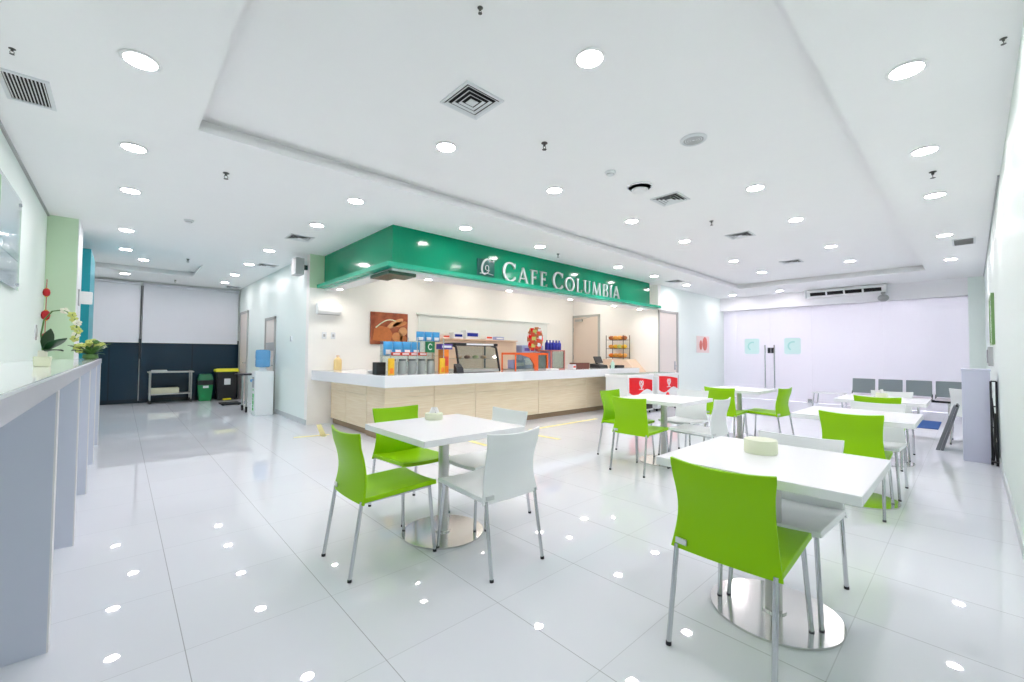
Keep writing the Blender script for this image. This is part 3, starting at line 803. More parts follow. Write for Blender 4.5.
simple_box('carton', 'blue and white carton on top of the beige cupboard', 'box', 5.3, 5.55, 7.6, 7.8, zt, zt + .14, 'pack_white', 'bottle_navy', 'goods on the beige cupboard')
simple_box('carton', 'wide carton with blue lid on the beige cupboard', 'box', 5.62, 6.0, 7.6, 7.8, zt, zt + .2, 'pack_white', 'bottle_navy', 'goods on the beige cupboard')
simple_box('carton', 'small red and white carton on the beige cupboard', 'box', 6.2, 6.4, 7.6, 7.8, zt, zt + .1, 'pack_white', 'pack_red', 'goods on the beige cupboard')
simple_box('carton', 'pale grey carton at the right end of the beige cupboard', 'box', 6.5, 6.75, 7.6, 7.8, zt, zt + .08, 'pack_lavender', None, 'goods on the beige cupboard')
simple_box('carton', 'small red and cream carton at the near end of the beige cupboard', 'box', 5.02, 5.2, 7.6, 7.8, zt, zt + .08, 'card_pink', 'pack_red', 'goods on the beige cupboard')
simple_box('carton', 'lavender carton lying on the kitchen bench, lower of two', 'box', 7.2, 8.1, 7.45, 7.8, .9, 1.3, 'pack_lavender', 'pack_white', 'lavender cartons')
simple_box('carton', 'long lavender carton stacked behind the snack stand, upper of two', 'box', 7.25, 8.0, 7.48, 7.78, 1.3, 1.5, 'pack_lavender', 'pack_purple', 'lavender cartons')
# niche glass on kitchen wall
struct(MB().box(4.65, 8.7, YK - .012, YK, 1.0, 2.12).box(4.6, 8.75, YK - .05, YK, 2.12, 2.15), 'trim_5', 'niche_glass')

# --- goods on the worktop (y about 5.6 - 6.3)
def at(x, y=5.85): return (x, y, ZW)
# snack rack: acrylic tiers with posts
t = thing('snack_rack', 'clear tiered snack rack standing at the corner of the counter', 'rack', at(3.36, 5.9))
for x in (-.46, -.02, .46):
    for y in (-.14, .14): MB().tube([(x, y, 0), (x, y, .56 if x > -.1 else .36)], .008, 8).build('post', 'chrome', t)
b = MB(); b.box(-.48, .48, -.16, .16, .27, .278); b.box(.0, .48, -.1, .16, .5, .508); b.build('shelf', 'acrylic', t)
MB().box(-.48, .48, .155, .16, 0, .5).build('back_sheet', 'acrylic', t)
for i in range(5):
    x = 2.99 + i * .165; L = ['nearest the black box', 'second from the black box', 'in the middle of the row', 'fourth from the black box', 'below the green card'][i]
    t = thing('snack_jar', 'clear jar of snacks on the rack bottom, ' + L, 'jar', (x + .0, 5.87, ZW), 0, 'snack jars on the rack')
    MB().lathe([(.062, 0), (.066, .01), (.066, .17), (.05, .2)], seg=18).build('glass', 'jar_clear', t, smooth=True)
    MB().lathe([(.055, .2), (.055, .225)], seg=18).build('lid', 'lid_grey', t)
    MB().lathe([(.058, .012), (.058, .1 + .02 * (i % 2))], seg=14).build('contents', 'snack_brown', t)
for i in range(4):
    x = 2.94 + i * .15
    simple_box('snack_packet', 'flat red and orange packet on the rack shelf, %s along from the corner' % ORD[i], 'packet', x, x + .135, 5.78, 5.86, 1.252, 1.30, 'pack_red', 'pack_white', 'red packets on the rack')
def pillow(name, lab, x, y, z, w, h, m, m2, group, d=.05):
    t = thing(name, lab, 'packet', (x, y, z), 0, group)
    def fn(sgn):
        return lambda u, v: ((u - .5) * w, sgn * d / 2 * (math.sin(PI * u) * math.sin(PI * v)) ** .5 if 0 < u < 1 and 0 < v < 1 else 0, v * h)
    b = MB(); b.sheet(fn(-1), 8, 8, .002); b.sheet(fn(1), 8, 8, .002); b.build('bag', m, t, smooth=True)
    MB().sheet(lambda u, v: ((u - .5) * w * .6, -d / 2 - .004 + .02 * ((u - .5) ** 2 + (v - .5) ** 2), h * (.08 + .34 * v)), 4, 4, .002).build('label_panel', m2, t)
for i in range(4):
    pillow('snack_packet', 'blue snack bag on the lower tier of the rack, %s along from the corner' % ORD[i], 2.94 + i * .155, 5.92, 1.252, .15, .21, 'pack_blue', 'pack_white', 'blue snack bags')
for i in range(3):
    pillow('snack_packet', 'blue snack bag on the upper tier of the rack, %s along from the corner' % ORD[i], 3.49 + i * .145, 5.93, 1.482, .14, .15, 'pack_blue', 'pack_white', 'blue snack bags')
simple_box('black_canister_box', 'black box on the worktop beside the snack jars', 'box', 2.72, 2.86, 5.82, 5.96, ZW, ZW + .18, 'black_plastic', 'dark_metal')
t = thing('promo_card', 'dark green card with white emblem clipped on the snack rack', 'card', (3.56, 5.745, 1.30))
MB().box(-.085, .085, 0, .008, 0, .17).build('card', 'card_green', t)
q = MB(); q.tube([(.035 * math.cos(a * .5) - .0, -.004, .09 + .045 * math.sin(a * .5)) for a in range(1, 12)], .006, 6); q.build('emblem', 'white_paint', t)
pillow('snack_packet', 'yellow packet hanging by the rack post near the black box', 2.885, 5.7, ZW, .1, .24, 'pack_yellow', 'pack_orange', 'yellow packets', .03)
pillow('snack_packet', 'yellow packet hanging by the rack post near the pastry case', 3.76, 5.7, ZW, .1, .24, 'pack_yellow', 'pack_orange', 'yellow packets', .03)
t = simple_box('snack_packet', 'red and orange box beneath the purple one', 'packet', 3.84, 3.95, 5.8, 5.95, ZW, ZW + .38, 'pack_orange', 'pack_red')
simple_box('snack_packet', 'purple box balanced on top of an orange one beside the pastry case', 'packet', 3.80, 4.02, 5.8, 5.95, ZW + .384, ZW + .47, 'pack_purple', 'pack_white')
# pastry case
t = thing('pastry_case', 'black framed glass pastry case with sloping front on the worktop', 'display case', (4.55, 5.95, ZW + .006))
b = MB()
for x in (-.44, .44):
    b.tube([(x, -.22, 0), (x, -.2, .1), (x, -.12, .42), (x, .1, .47)], .02, 8)
    b.tube([(x, .2, 0), (x, .2, .47)], .016, 8)
b.box(-.46, .46, -.14, .22, .44, .49)
b.build('frame', 'black_plastic', t)
MB().box(-.24, .36, -.145, -.13, .455, .485).build('light_bar', 'white_paint', t)
b = MB(); b.hexa([(-.43, -.2, .05), (.43, -.2, .05), (.43, -.195, .05), (-.43, -.195, .05), (-.43, -.115, .43), (.43, -.115, .43), (.43, -.11, .43), (-.43, -.11, .43)]); b.build('front_glass', 'case_glass', t)
MB().box(-.45, .45, -.22, .22, 0, .045).build('base', 'brushed_steel', t)
MB().box(-.42, .42, -.12, .18, .22, .226).build('shelf', 'acrylic', t)
for i, (x, m) in enumerate(((-.28, 'bread'), (-.1, 'bread_dark'), (.08, 'flower_lime'), (.26, 'bread'))):
    p = tag(MB().ball((0, 0, .03), .06, .05, .032).build('pastry', m, None, (4.55 + x, 5.97, ZW + .226), smooth=True), 'small %s pastry on the glass shelf of the pastry case' % ['golden', 'dark brown', 'lime', 'pale golden'][i], 'pastry', 'pastries in the case')
t = thing('card_terminal', 'small black card terminal in front of the pastry case frame', 'terminal', at(4.05, 5.66))
MB().hexa([(-.07, -.05, 0), (.07, -.05, 0), (.07, .05, 0), (-.07, .05, 0), (-.07, -.03, .08), (.07, -.03, .08), (.07, .05, .15), (-.07, .05, .15)]).build('body', 'dark_metal', t, bevel=.006)
MB().box(-.05, .05, -.034, -.03, .085, .1).build('keypad', 'black_plastic', t)
# orange display case
t = thing('warmer_case', 'orange trimmed glass snack case on the worktop', 'display case', at(5.85, 5.95))
b = MB(); b.box(-.45, .45, -.2, .2, .3, .34); b.box(.06, .16, -.2, -.17, 0, .3); b.prism([(-.3, .3), (-.06, .24), (.06, .1), (.06, .3)], -.2, -.17); b.box(.41, .45, -.2, .2, 0, .3); b.box(-.45, -.43, -.2, -.18, 0, .3); b.box(-.45, -.43, .18, .2, 0, .3)
b.build('frame', 'case_orange', t)
MB().box(-.42, .41, -.19, .19, 0, .03).build('base', 'brushed_steel', t)
b = MB(); b.box(-.42, .41, -.185, -.18, .03, .3); b.build('front_glass', 'case_glass', t)
MB().box(.18, .4, -.178, -.17, .03, .29).build('grey_panel', 'grille_grey', t)
simple_box('snack_carton', 'lavender carton inside the orange trimmed case', 'box', 5.5, 5.8, 5.9, 6.08, ZW + .032, ZW + .2, 'pack_lavender', 'pack_white')
# snack tree
t = thing('snack_stand', 'stand crowded with small red and white sachets above the orange case', 'stand', (6.12, 5.95, ZW + .342))
MB().lathe([(.09, 0), (.09, .01), (.012, .02), (.01, .5)], seg=16).build('pole', 'chrome', t)
rr = random.Random(5)
for k in range(64):
    a = k * 2.399; z_ = .06 + .42 * k / 63; r_ = .09 + .06 * math.sin(PI * k / 63)
    b = MB(); b.box(-.04, .04, -.006, .006, -.036, .036)
    o = b.build('sachet', ['pack_red', 'pack_white', 'bread_dark', 'red_panel', 'pack_red', 'flower_lime', 'bread_dark'][k % 7], t, (r_ * math.cos(a), r_ * math.sin(a), z_), a + PI / 2, bevel=.003)
t = thing('sachet_dispenser', 'rose framed clear cabinet on the worktop beneath blue bottles', 'display case', at(6.62, 5.95))
b = MB()
for x in (-.2, .2):
    for y in (-.17, .17): b.box(x - .014, x + .014, y - .014, y + .014, 0, .4)
b.box(-.214, .214, -.184, .184, .375, .4); b.box(-.214, .214, -.184, .184, 0, .02); b.build('frame', 'case_rose', t)
MB().box(-.19, .19, -.175, -.17, .02, .375).build('front_glass', 'case_glass', t)
MB().box(-.19, .19, .14, .17, .02, .375).build('back_panel', 'pack_lavender', t)
for i in range(5):
    bottle('drink_bottle', 'dark blue bottle on the rose framed cabinet, %s from the snack stand' % ORD[i], 'bottle', 6.42 + i * .095, 5.9, ZW + .402, .042, .2, 'bottle_navy', 'bottle_navy', 'blue bottles on the cabinet')
t = thing('tissue_packet', 'low pile of white napkins on the worktop before the rose framed cabinet', 'napkins', at(6.32, 5.66))
MB().box(-.11, .11, -.08, .08, 0, .03).build('stack', 'tissue', t, bevel=.008)
t = simple_box('brown_box', 'dark brown box on the worktop beside the napkins', 'box', 7.2, 7.65, 5.75, 5.95, ZW, ZW + .13, 'box_brown', 'box_brown')
simple_box('small_carton', 'narrow white carton standing against the dark brown box', 'box', 7.08, 7.18, 5.75, 5.9, ZW, ZW + .1, 'pack_white', 'pack_red')
t = thing('cash_register', 'black cash register terminal at the right end of the worktop', 'cash register', at(8.28, 5.95))
MB().hexa([(-.16, -.15, 0), (.16, -.15, 0), (.16, .15, 0), (-.16, .15, 0), (-.16, -.12, .07), (.16, -.12, .07), (.16, .15, .1), (-.16, .15, .1)]).build('base', 'black_plastic', t, bevel=.006)
MB().hexa([(-.14, -.02, .12), (.14, -.02, .12), (.14, .0, .11), (-.14, .0, .11), (-.14, .05, .27), (.14, .05, .27), (.14, .07, .26), (-.14, .07, .26)]).box(-.02, .02, .04, .08, .08, .16).build('screen', 'black_plastic', t)
MB().box(-.12, .12, -.124, -.118, .02, .06).build('keypad', 'dark_metal', t)
bottle('hand_sanitizer', 'white and mint pump bottle beside the black cash register', 'bottle', 8.5, 5.72, ZW, .045, .18, 'sanitizer', 'white_paint')
t = thing('card_reader_tray', 'flat black tray on the worktop end', 'tray', at(8.8, 5.8))
MB().box(-.16, .16, -.1, .1, 0, .02).build('base', 'black_plastic', t, bevel=.004)
b = MB(); b.box(-.16, .16, -.1, -.09, .02, .06); b.box(-.16, .16, .09, .1, .02, .06); b.box(-.16, -.15, -.09, .09, .02, .06); b.box(.15, .16, -.09, .09, .02, .06); b.build('rim', 'black_plastic', t)
# plate and yellow jar at the left arm of the worktop
t = thing('plate_stack', 'low white plates on the worktop near the kitchen wall', 'plates', (3.05, 6.55, ZW))
MB().lathe([(.08, 0), (.15, .018), (.15, .022), (.08, .012)], seg=24).lathe([(.08, .014), (.15, .034), (.15, .038), (.08, .024)], seg=24).build('plate', 'white_plastic', t, smooth=True)
bottle('syrup_bottle', 'pale gold bottle standing on the worktop by the kitchen wall', 'bottle', 2.92, 7.85, ZW, .07, .27, 'pot_gold', 'beige_board')
# bread print, wall box, wall sockets
t = thing('bread_picture', 'rust brown picture of bread loaves on the kitchen wall', 'picture', (3.99, YK, 1.46))
MB().box(-.4, .4, -.03, -.002, 0, .64).build('canvas', 'bread_print', t)
for (x, z, rx, rz_, ang, mm) in ((.12, .43, .2, .06, .5, 'loaf_tan'), (.22, .42, .17, .05, .25, 'loaf_gold'), (.29, .27, .1, .09, .3, 'loaf_tan'), (.17, .15, .12, .1, -.2, 'loaf_gold'), (.3, .12, .08, .07, 0, 'bread_dark')):
    b = MB()
    b.prism([(x + rx * math.cos(q) * math.cos(ang) - rz_ * math.sin(q) * math.sin(ang), z + rx * math.cos(q) * math.sin(ang) + rz_ * math.sin(q) * math.cos(ang)) for q in [2 * PI * k / 20 for k in range(20)]], -.033, -.03)
    b.build('loaf', mm, t)
b = MB(); b.prism([(-.36, .08), (.02, .04), (.06, .22), (-.02, .34), (-.2, .37), (-.33, .3)], -.034, -.03); b.build('basket', 'basket_weave', t)
b = MB(); b.tube([(-.3 + .06 * k, -.034, .33 + .17 * math.sin(k * .3)) for k in range(8)], .012, 6); b.build('wheat_ear', 'pot_cream', t, smooth=True)
t = thing('wall_heater', 'rounded white wall unit on the kitchen wall near the corridor corner', 'wall unit', (2.76, YK, 1.98))
b = MB(); b.prism([(0, 0), (0, .2), (-.1, .2), (-.14, .14), (-.14, .05), (-.1, 0)], -.2, .22, 'x')
b.build('cover', 'white_paint', t, bevel=.015)
MB().box(-.18, .2, -.11, -.03, -.004, .002).build('vent', 'grille_grey', t)
for i, dx in enumerate((0, .1)):
    s = thing('wall_socket', 'white socket plate on the kitchen wall, %s one' % ['nearer the corridor', 'farther from the corridor'][i], 'socket', (2.72 + dx * 1.6, YK, 1.6), 0, 'sockets on the kitchen wall')
    MB().box(-.04, .04, -.01, 0, -.06, .06).build('plate', 'white_card', s, bevel=.003)
    MB().box(-.018, .018, -.014, -.01, -.025, .025).build('outlet', 'grille_grey', s)
# bread bench and rack on the service wall
t = thing('bread_bench', 'beige bench with sloping side against the service wall', 'bench', (9.575, 6.12, 0))
MB().box(-.2, .27, -.1, .5, 0, 1.17).build('body', 'beige_board', t, bevel=.004)
MB().prism([(-.6, 0), (-.1, 0), (-.1, 1.17), (-.2, 1.17), (-.6, .75)], -.2, .27, 'x').build('sloping_side', 'beige_board', t, bevel=.004)
t = thing('bread_rack', 'black wire rack of bread on the beige bench', 'rack', (9.62, 6.12, 1.172))
b = MB()
for y in (-.42 + .36, .46):
    for x in (-.14, .16): b.tube([(x, y, 0), (x, y, .62)], .009, 8)
for z in (.04, .27, .5):
    for x in (-.14, .16): b.tube([(x, -.06, z), (x, .46, z)], .006, 6)
    for k in range(6): b.tube([(-.14, -.06 + .104 * k, z), (.16, -.06 + .104 * k, z)], .004, 6)
b.build('frame', 'black_plastic', t)
names = ['bottom', 'middle', 'top']
for zi, z in enumerate((.045, .275, .505)):
    for k in range(4):
        m = [['bread', 'bread', 'bread', 'pack_orange'], ['pack_yellow', 'flower_lime', 'pack_yellow', 'bread'], ['bread_dark', 'bread', 'bread', 'bread_dark']][zi][k]
        b = MB(); b.ball((0, 0, .05), .12, .055, .055, 12, 8)
        tag(b.build('bread_loaf', m, None, (9.63, 6.125 + .13 * k, 1.172 + z + .002), smooth=True), 'bread roll on the %s shelf of the wire rack, %s from the door' % (names[zi], ORD[3 - k]), 'bread', 'bread rolls on the wire rack')

# ice cream freezers in front of the counter end
def freezer(lab, x, y, w, heart):
    t = thing('ice_cream_freezer', lab, 'freezer', (x, y, 0), 0, 'ice cream freezers')
    MB().box(0, w, 0, .55, .06, .8).build('cabinet', 'white_plastic', t, bevel=.015)
    MB().box(-.01, w + .01, -.01, .56, .8, .86).build('lid_frame', 'white_paint', t, bevel=.01)
    MB().box(.06, w - .06, .06, .5, .86, .868).build('sliding_glass', 'case_glass', t)
    p = []
    for k in range(9): p.append((.06 + (w - .12) * k / 8, .80 - .07 * (k / 8) ** 2))
    for k in range(9): p.append((w - .06 - (w - .12) * k / 8, .48 + .06 * math.sin(k * .8)))
    f = MB().prism(p, -.006, .004).build('red_graphic', 'red_panel', t)
    q = MB(); c = w * .5
    # looping white heart mark
    pts = []
    for k in range(40):
        a = 2 * PI * k / 39; pts.append((c + .0048 * 16 * math.sin(a) ** 3, -.010, .655 + .0058 * (13 * math.cos(a) - 5 * math.cos(2 * a) - 2 * math.cos(3 * a) - math.cos(4 * a))))
    q.tube(pts, .009, 6)
    pts = [(c + .3 * (p_[0] - c) * 1.6, -.010, .655 + .5 * (p_[2] - .655)) for p_ in pts]
    q.tube(pts, .007, 6)
    q.box(c - .09, c + .09, -.009, -.005, .535, .553)
    q.build('emblem', 'white_paint', f)
    b = MB(); b.ball((w * .45, -.004, .34), .09, .008, .08, 14, 8); b.build('red_dot', 'red_panel', t, smooth=True)
    b = MB(); b.box(w * .42, w - .05, -.006, .004, .1, .24); b.build('vent_grille', 'black_plastic', t)
    b = MB()
    for px in (.06, w - .06):
        for py in (.06, .49): b.tube([(px, py, 0), (px, py, .07)], .02, 8)
    b.build('foot', 'black_plastic', t)
freezer('white ice cream freezer with red heart graphic, nearer the counter', 7.75, 4.85, 1.05, True)
freezer('white ice cream freezer with red graphic, nearer the grey service door', 9.0, 4.85, 1.0, False)

# ------------------------------------------------------------------ chairs
def make_chair(name, cm):
    t = thing(name, '', 'chair')
    def bend(u):          # back profile: almost upright, flaring a little at the top
        return -.205 + .022 * math.sin(PI * min(1, u * 1.25)) - .045 * max(0, u - .35) ** 1.3
    def back(u, v):       # u across, v up
        y = (u - .5) * 2
        w = .226 - .020 * math.sin(PI * min(1, v * 1.05)) - .012 * v
        z = .412 + .400 * v + .012 * y * y * v
        return (bend(v) - .034 * (1 - y * y) * (.35 + .65 * v), y * w, z)
    MB().sheet(back, 14, 14, .014).build('backrest', cm, t, smooth=True, bevel=.003)
    def seat(u, v):       # u front, v across
        y = (v - .5) * 2
        x = -.198 + .491 * u
        z = .428 + .016 * u + .01 * y * y - .014 * math.sin(PI * u) * (1 - y * y) - .05 * max(0, u - .88) ** 1.2
        return (x, y * (.222 - .012 * u), z)
    MB().sheet(seat, 16, 10, .028).build('seat', cm, t, smooth=True, bevel=.004)
    for sy in (1, -1):
        for sx, top, foot in ((-1, (-.205, .2, .43), (-.272, .208, .004)), (1, (.255, .182, .428), (.288, .205, .004))):
            l = MB().tube([(top[0], sy * top[1], top[2]), (foot[0], sy * foot[1], foot[2])], .0112, 12).build('leg', 'chrome', t, smooth=True)
            MB().tube([(foot[0] - .001 * sx, sy * foot[1], .016), (foot[0], sy * foot[1], 0)], .0124, 12).build('foot_cap', 'dark_metal', l, smooth=True)
    f = MB()
    for sy in (1, -1): f.tube([(-.195, sy * .19, .418), (.25, sy * .176, .424)], .01, 10)
    f.tube([(.15, -.178, .42), (.15, .178, .42)], .01, 10); f.tube([(-.12, -.186, .417), (-.12, .186, .417)], .01, 10)
    f.build('seat_frame', 'chrome', t, smooth=True)
    MB().hexa([(-.2215, .150, .436), (-.214, .203, .436), (-.206, .203, .436), (-.210, .150, .436), (-.2205, .150, .459), (-.213, .203, .459), (-.205, .203, .459), (-.209, .150, .459)]).build('label_plate', 'silver_letter', t)
    return t
cg = make_chair('cafe_chair', 'green_plastic'); cw = make_chair('cafe_chair', 'white_plastic')
ug = uw = False
H = PI / 2
chairs = [
    ('g', 1.25, 2.6, 0, 'lime green chair at the foremost left table, backrest toward the white bar'),
    ('g', 1.78, 3.18, -H, 'lime green chair on the counter side of the left table'),
    ('w', 2.2, 2.66, PI, 'white chair half hidden behind another white chair at the left table'),
    ('w', 1.78, 2.13, H, 'white chair with its back to the camera at the left table'),
    ('g', 2.1, .73, 0, 'large lime green chair with its back to the camera at the foremost right table'),
    ('w', 2.72, .70, PI, 'white chair facing the largest lime green chair across the foremost right table'),
    ('g', 4.68, .69, 0, 'lime green chair just beyond the foremost right table'),
    ('w', 5.42, .66, PI, 'white chair facing the second green chair along the side wall'),
    ('g', 6.75, .76, 0, 'lime green chair at the farthest table before the waiting seats'),
    ('w', 7.42, .74, PI, 'white chair at the farthest table with its back to the waiting seats'),
    ('g', 4.34, 2.56, 0, 'lime green chair in front of the table before the red freezers'),
    ('g', 4.77, 3.02, -H, 'lime green chair on the counter side of the table before the freezers'),
    ('w', 5.42, 2.55, PI, 'white chair under the right side of the table before the freezers'),
    ('w', 4.81, 2.07, H, 'white chair standing between the two middle tables, seen from behind'),
    ('g', 6.65, 2.5, 0, 'lime green chair left of the post of the table before the frosted door'),
    ('g', 7.13, 2.07, H - .12, 'lime green chair in side view before the frosted glass doors'),
    ('w', 9.3, .02, 0, 'white chair standing behind the grey floor sign'),
]
for k, x, y, a, lab in chairs:
    if k == 'g': put(cg, ug, (x, y, 0), a, lab, 'lime green cafe chairs'); ug = True
    else: put(cw, uw, (x, y, 0), a, lab, 'white cafe chairs'); uw = True

# ------------------------------------------------------------------ tables
def make_table():
    t = thing('cafe_table', '', 'table')
    MB().box(-.415, .415, -.415, .415, .725, .767).build('tabletop', 'white_laminate', t, bevel=.004)
    MB().box(-.2, .2, -.2, .2, .712, .725).build('mounting_plate', 'dark_metal', t)
    MB().lathe([(.038, .012), (.038, .712)], seg=24).build('post', 'brushed_steel', t, smooth=True)
    MB().lathe([(.29, 0), (.29, .011), (.056, .0112), (.056, .02), (.038, .02)], seg=56).build('base', 'mirror_steel', t, smooth=True)
    return t
pt = make_table(); used = False
for x, y, lab in [(1.75, 2.62, 'white square pedestal table with four chairs, nearest the left bar'), (2.46, .70, 'white square pedestal table at the front right, largest in view'),
                  (4.95, .72, 'white square pedestal table second along the side wall'), (6.95, .76, 'white square pedestal table farthest along the side wall'),
                  (4.88, 2.55, 'white square pedestal table in front of the red freezers'), (7.2, 2.5, 'white square pedestal table before the frosted glass doors')]:
    put(pt, used, (x, y, 0), 0, lab, 'white pedestal tables'); used = True
def tissue(lab, x, y, r, h, tuft):
    t = thing('tissue_box', lab, 'tissue box', (x, y, .767), 0, 'tissue boxes on the tables')
    MB().lathe([(r * .96, 0), (r, .004), (r, h - .006), (r * .96, h), (r * .4, h)], seg=28).build('box', 'tissue_box', t, smooth=True)
    if tuft:
        rr = random.Random(int(x * 100))
        b = MB()
        for k in range(4):
            a = k * 1.6; b.sheet(lambda u, v, a=a, k=k: ((u - .5) * .1 * math.cos(a) * (1 - .5 * v), (u - .5) * .1 * math.sin(a) * (1 - .5 * v) + .012 * math.sin(6 * u + k), h - .005 + (.05 - .01 * k) * v), 6, 4, .002)
        b.build('tissue', 'tissue', t, smooth=True)
tissue('round cream tissue box on the large front right table', 2.55, .78, .08, .072, False)
tissue('cream tissue box with white tissue pulled up on the left table', 1.84, 2.9, .07, .05, True)
tissue('cream tissue box with peaked tissue on the farthest side wall table', 7.1, .78, .06, .06, True)

# ------------------------------------------------------------------ waiting seats, sign, mat, cabinet on the right
for i in range(4):
    y = 1.68 - .455 * i
    t = thing('waiting_seat', 'grey perforated metal waiting seat before the frosted glass, %s from the side wall pillar' % ORD[3 - i], 'seat', (12.2, y, 0), 0, 'waiting seats')
    def bk(u, v): return (.24 + .07 * v + .02 * (1 - (2 * u - 1) ** 2), (u - .5) * .4, .46 + .32 * v)
    MB().sheet(bk, 8, 6, .02).build('backrest', 'seat_mesh', t, smooth=True, bevel=.004)
    def st(u, v): return (-.24 + .46 * u, (v - .5) * .4, .43 - .02 * math.sin(PI * u))
    MB().sheet(st, 8, 6, .02).build('seat', 'pinkish', t, smooth=True, bevel=.004)
    b = MB(); b.tube([(-.2, -.2, .41), (.2, -.2, .41), (.27, -.2, .5)], .012, 8); b.tube([(-.2, .2, .41), (.2, .2, .41), (.27, .2, .5)], .012, 8); b.build('bracket', 'dark_metal', t)
    b = MB(); b.box(-.03, .03, -.2275, .2275, .36, .41); b.build('beam', 'black_plastic', t)
    if i in (0, 3):
        b = MB(); b.box(-.26, .26, -.02, .02, 0, .03); b.tube([(0, 0, .03), (0, 0, .36)], .025, 10); b.build('leg', 'chrome', t)
    else:
        b = MB(); b.tube([(0, 0, 0), (0, 0, .36)], .02, 10); b.build('leg', 'chrome', t)
t = thing('side_table', 'low glass side table with chrome legs beside the waiting seats', 'side table', (12.1, 2.25, 0))
MB().box(-.25, .25, -.3, .3, .43, .445).build('top', 'niche_glass', t, bevel=.003)
for sx in (-1, 1):
    for sy in (-1, 1):
        MB().tube([(sx * .2, sy * .25, .43), (sx * .24, sy * .29, 0)], .012, 8).build('leg', 'chrome', t)
tag(MB().box(-.62, .62, -.3, .3, 0, .012).build('door_mat', 'mat_blue', None, (11.3, .72, 0), bevel=.004), 'blue floor mat in front of the grey waiting seats', 'mat')
t = thing('floor_sign', 'grey folding floor sign seen edge-on beside the lavender cabinet', 'sign', (8.5, .262, 0))
MB().hexa([(-.16, .10, 0), (.16, .10, 0), (.16, .055, 0), (-.16, .055, 0), (-.14, -.08, .62), (.14, -.08, .62), (.14, -.115, .62), (-.14, -.115, .62)]).build('panel', 'sign_grey', t, bevel=.006)
MB().hexa([(-.16, .052, 0), (.16, .052, 0), (.16, .02, 0), (-.16, .02, 0), (-.14, -.117, .62), (.14, -.117, .62), (.14, -.14, .62), (-.14, -.14, .62)]).build('panel', 'sign_grey', t, bevel=.006)
MB().tube([(-.15, -.116, .625), (.15, -.116, .625)], .014, 8).build('hinge', 'dark_metal', t)
t = thing('partition_cabinet', 'plain lavender upright cabinet standing by the side wall', 'cabinet', (7.75, -.03, 0))
MB().box(0, .45, -.12, .12, 0, 1.12).build('body', 'lavender_panel', t, bevel=.003)
MB().box(-.006, .456, -.125, .125, 1.12, 1.14).build('top', 'lavender_panel', t, bevel=.003)
t = thing('folded_trolley', 'dark folded hand trolley squeezed between lavender cabinet and wall', 'trolley', (7.66, -.17, 0))
b = MB()
for y in (-.025, .02): b.tube([(0, y, .06), (.04, y, 1.0)], .010, 8)
for z in (.2, .45, .7, 1.0): b.tube([(.01 + .03 * z, -.025, z), (.01 + .03 * z, .02, z)], .008, 8)
b.build('frame', 'dark_metal', t)
b = MB(); b.tube([(-.03, -.02, .05), (-.01, .0, .3), (.03, -.015, .62)], .012, 8); b.tube([(.05, .01, .05), (.02, -.01, .4), (.04, .015, .8)], .009, 8)
b.build('strap', 'black_plastic', t)
MB().box(-.06, .06, -.035, .03, .04, .055).build('toe_plate', 'black_plastic', t)
MB().lathe([(.04, -.012), (.04, .012)], (-.0, -.02, .04), 14, 'y').lathe([(.04, -.012), (.04, .012)], (.06, .02, .04), 14, 'y').build('wheel', 'black_plastic', t)
t = thing('wall_frame', 'green edged frame hung high on the white side wall above the trolley', 'frame', (8.9, YR, 1.8))
MB().box(-.45, .45, 0, .02, -.33, .33).build('board', 'white_card', t)
b = MB(); b.box(-.47, .47, 0, .03, .31, .34); b.box(-.47, .47, 0, .03, -.34, -.31); b.box(-.47, -.44, 0, .03, -.31, .31); b.box(.44, .47, 0, .03, -.31, .31); b.build('frame_edge', 'frame_green', t)
t = thing('wall_box', 'small dark grey box on the side wall under the green edged frame', 'box', (9.6, YR, 1.3))
MB().box(-.3, .3, 0, .05, -.14, .14).build('housing', 'grey_plastic', t, bevel=.006)
MB().box(-.25, .25, .05, .054, -.1, .1).build('cover', 'dark_metal', t)
# posters on the cafe wall
t = thing('small_poster', 'small pink and red poster on the wall beside the service door', 'poster', (12.45, YD + .002, 1.6))
MB().box(-.42, .42, -.012, 0, -.24, .24).build('sheet', 'card_pink', t)
b = MB(); b.ball((.12, -.012, .02), .17, .004, .2, 14, 8).ball((-.15, -.012, -.02), .1, .004, .14, 14, 8); b.build('printed_figure', 'red_ink', t, smooth=True)

# ------------------------------------------------------------------ corridor end: trolley, bins, cooler
t = thing('utility_trolley', 'stainless two-tier trolley against the dark window', 'trolley', (.95, 13.72, 0))
MB().box(-.45, .45, -.22, .22, .76, .79).build('top_tray', 'brushed_steel', t, bevel=.006)
MB().box(-.42, .42, -.2, .2, .22, .245).build('lower_tray', 'brushed_steel', t, bevel=.006)
for sx in (-1, 1):
    for sy in (-1, 1):
        l = MB().tube([(sx * .4, sy * .19, .09), (sx * .4, sy * .19, .8)], .016, 10).build('leg', 'brushed_steel', t, smooth=True)
        MB().lathe([(.035, -.012), (.035, .012)], (sx * .4, sy * .19, .04), 14, 'y').build('caster', 'black_plastic', l)
tag(MB().box(-.28, .28, -.16, .16, 0, .13).build('flat_carton', 'shelf_cream', None, (.83, 13.72, .247), bevel=.006), 'cream carton lying on the lower shelf of the stainless trolley', 'box')
tag(MB().box(-.15, .15, -.12, .12, 0, .03).build('tray', 'label_white', None, (.72, 13.7, .792), bevel=.006), 'flat pale tray on top of the stainless trolley', 'tray')
t = thing('swing_bin', 'small green swing-top bin between trolley and black bin', 'bin', (1.66, 13.72, 0))
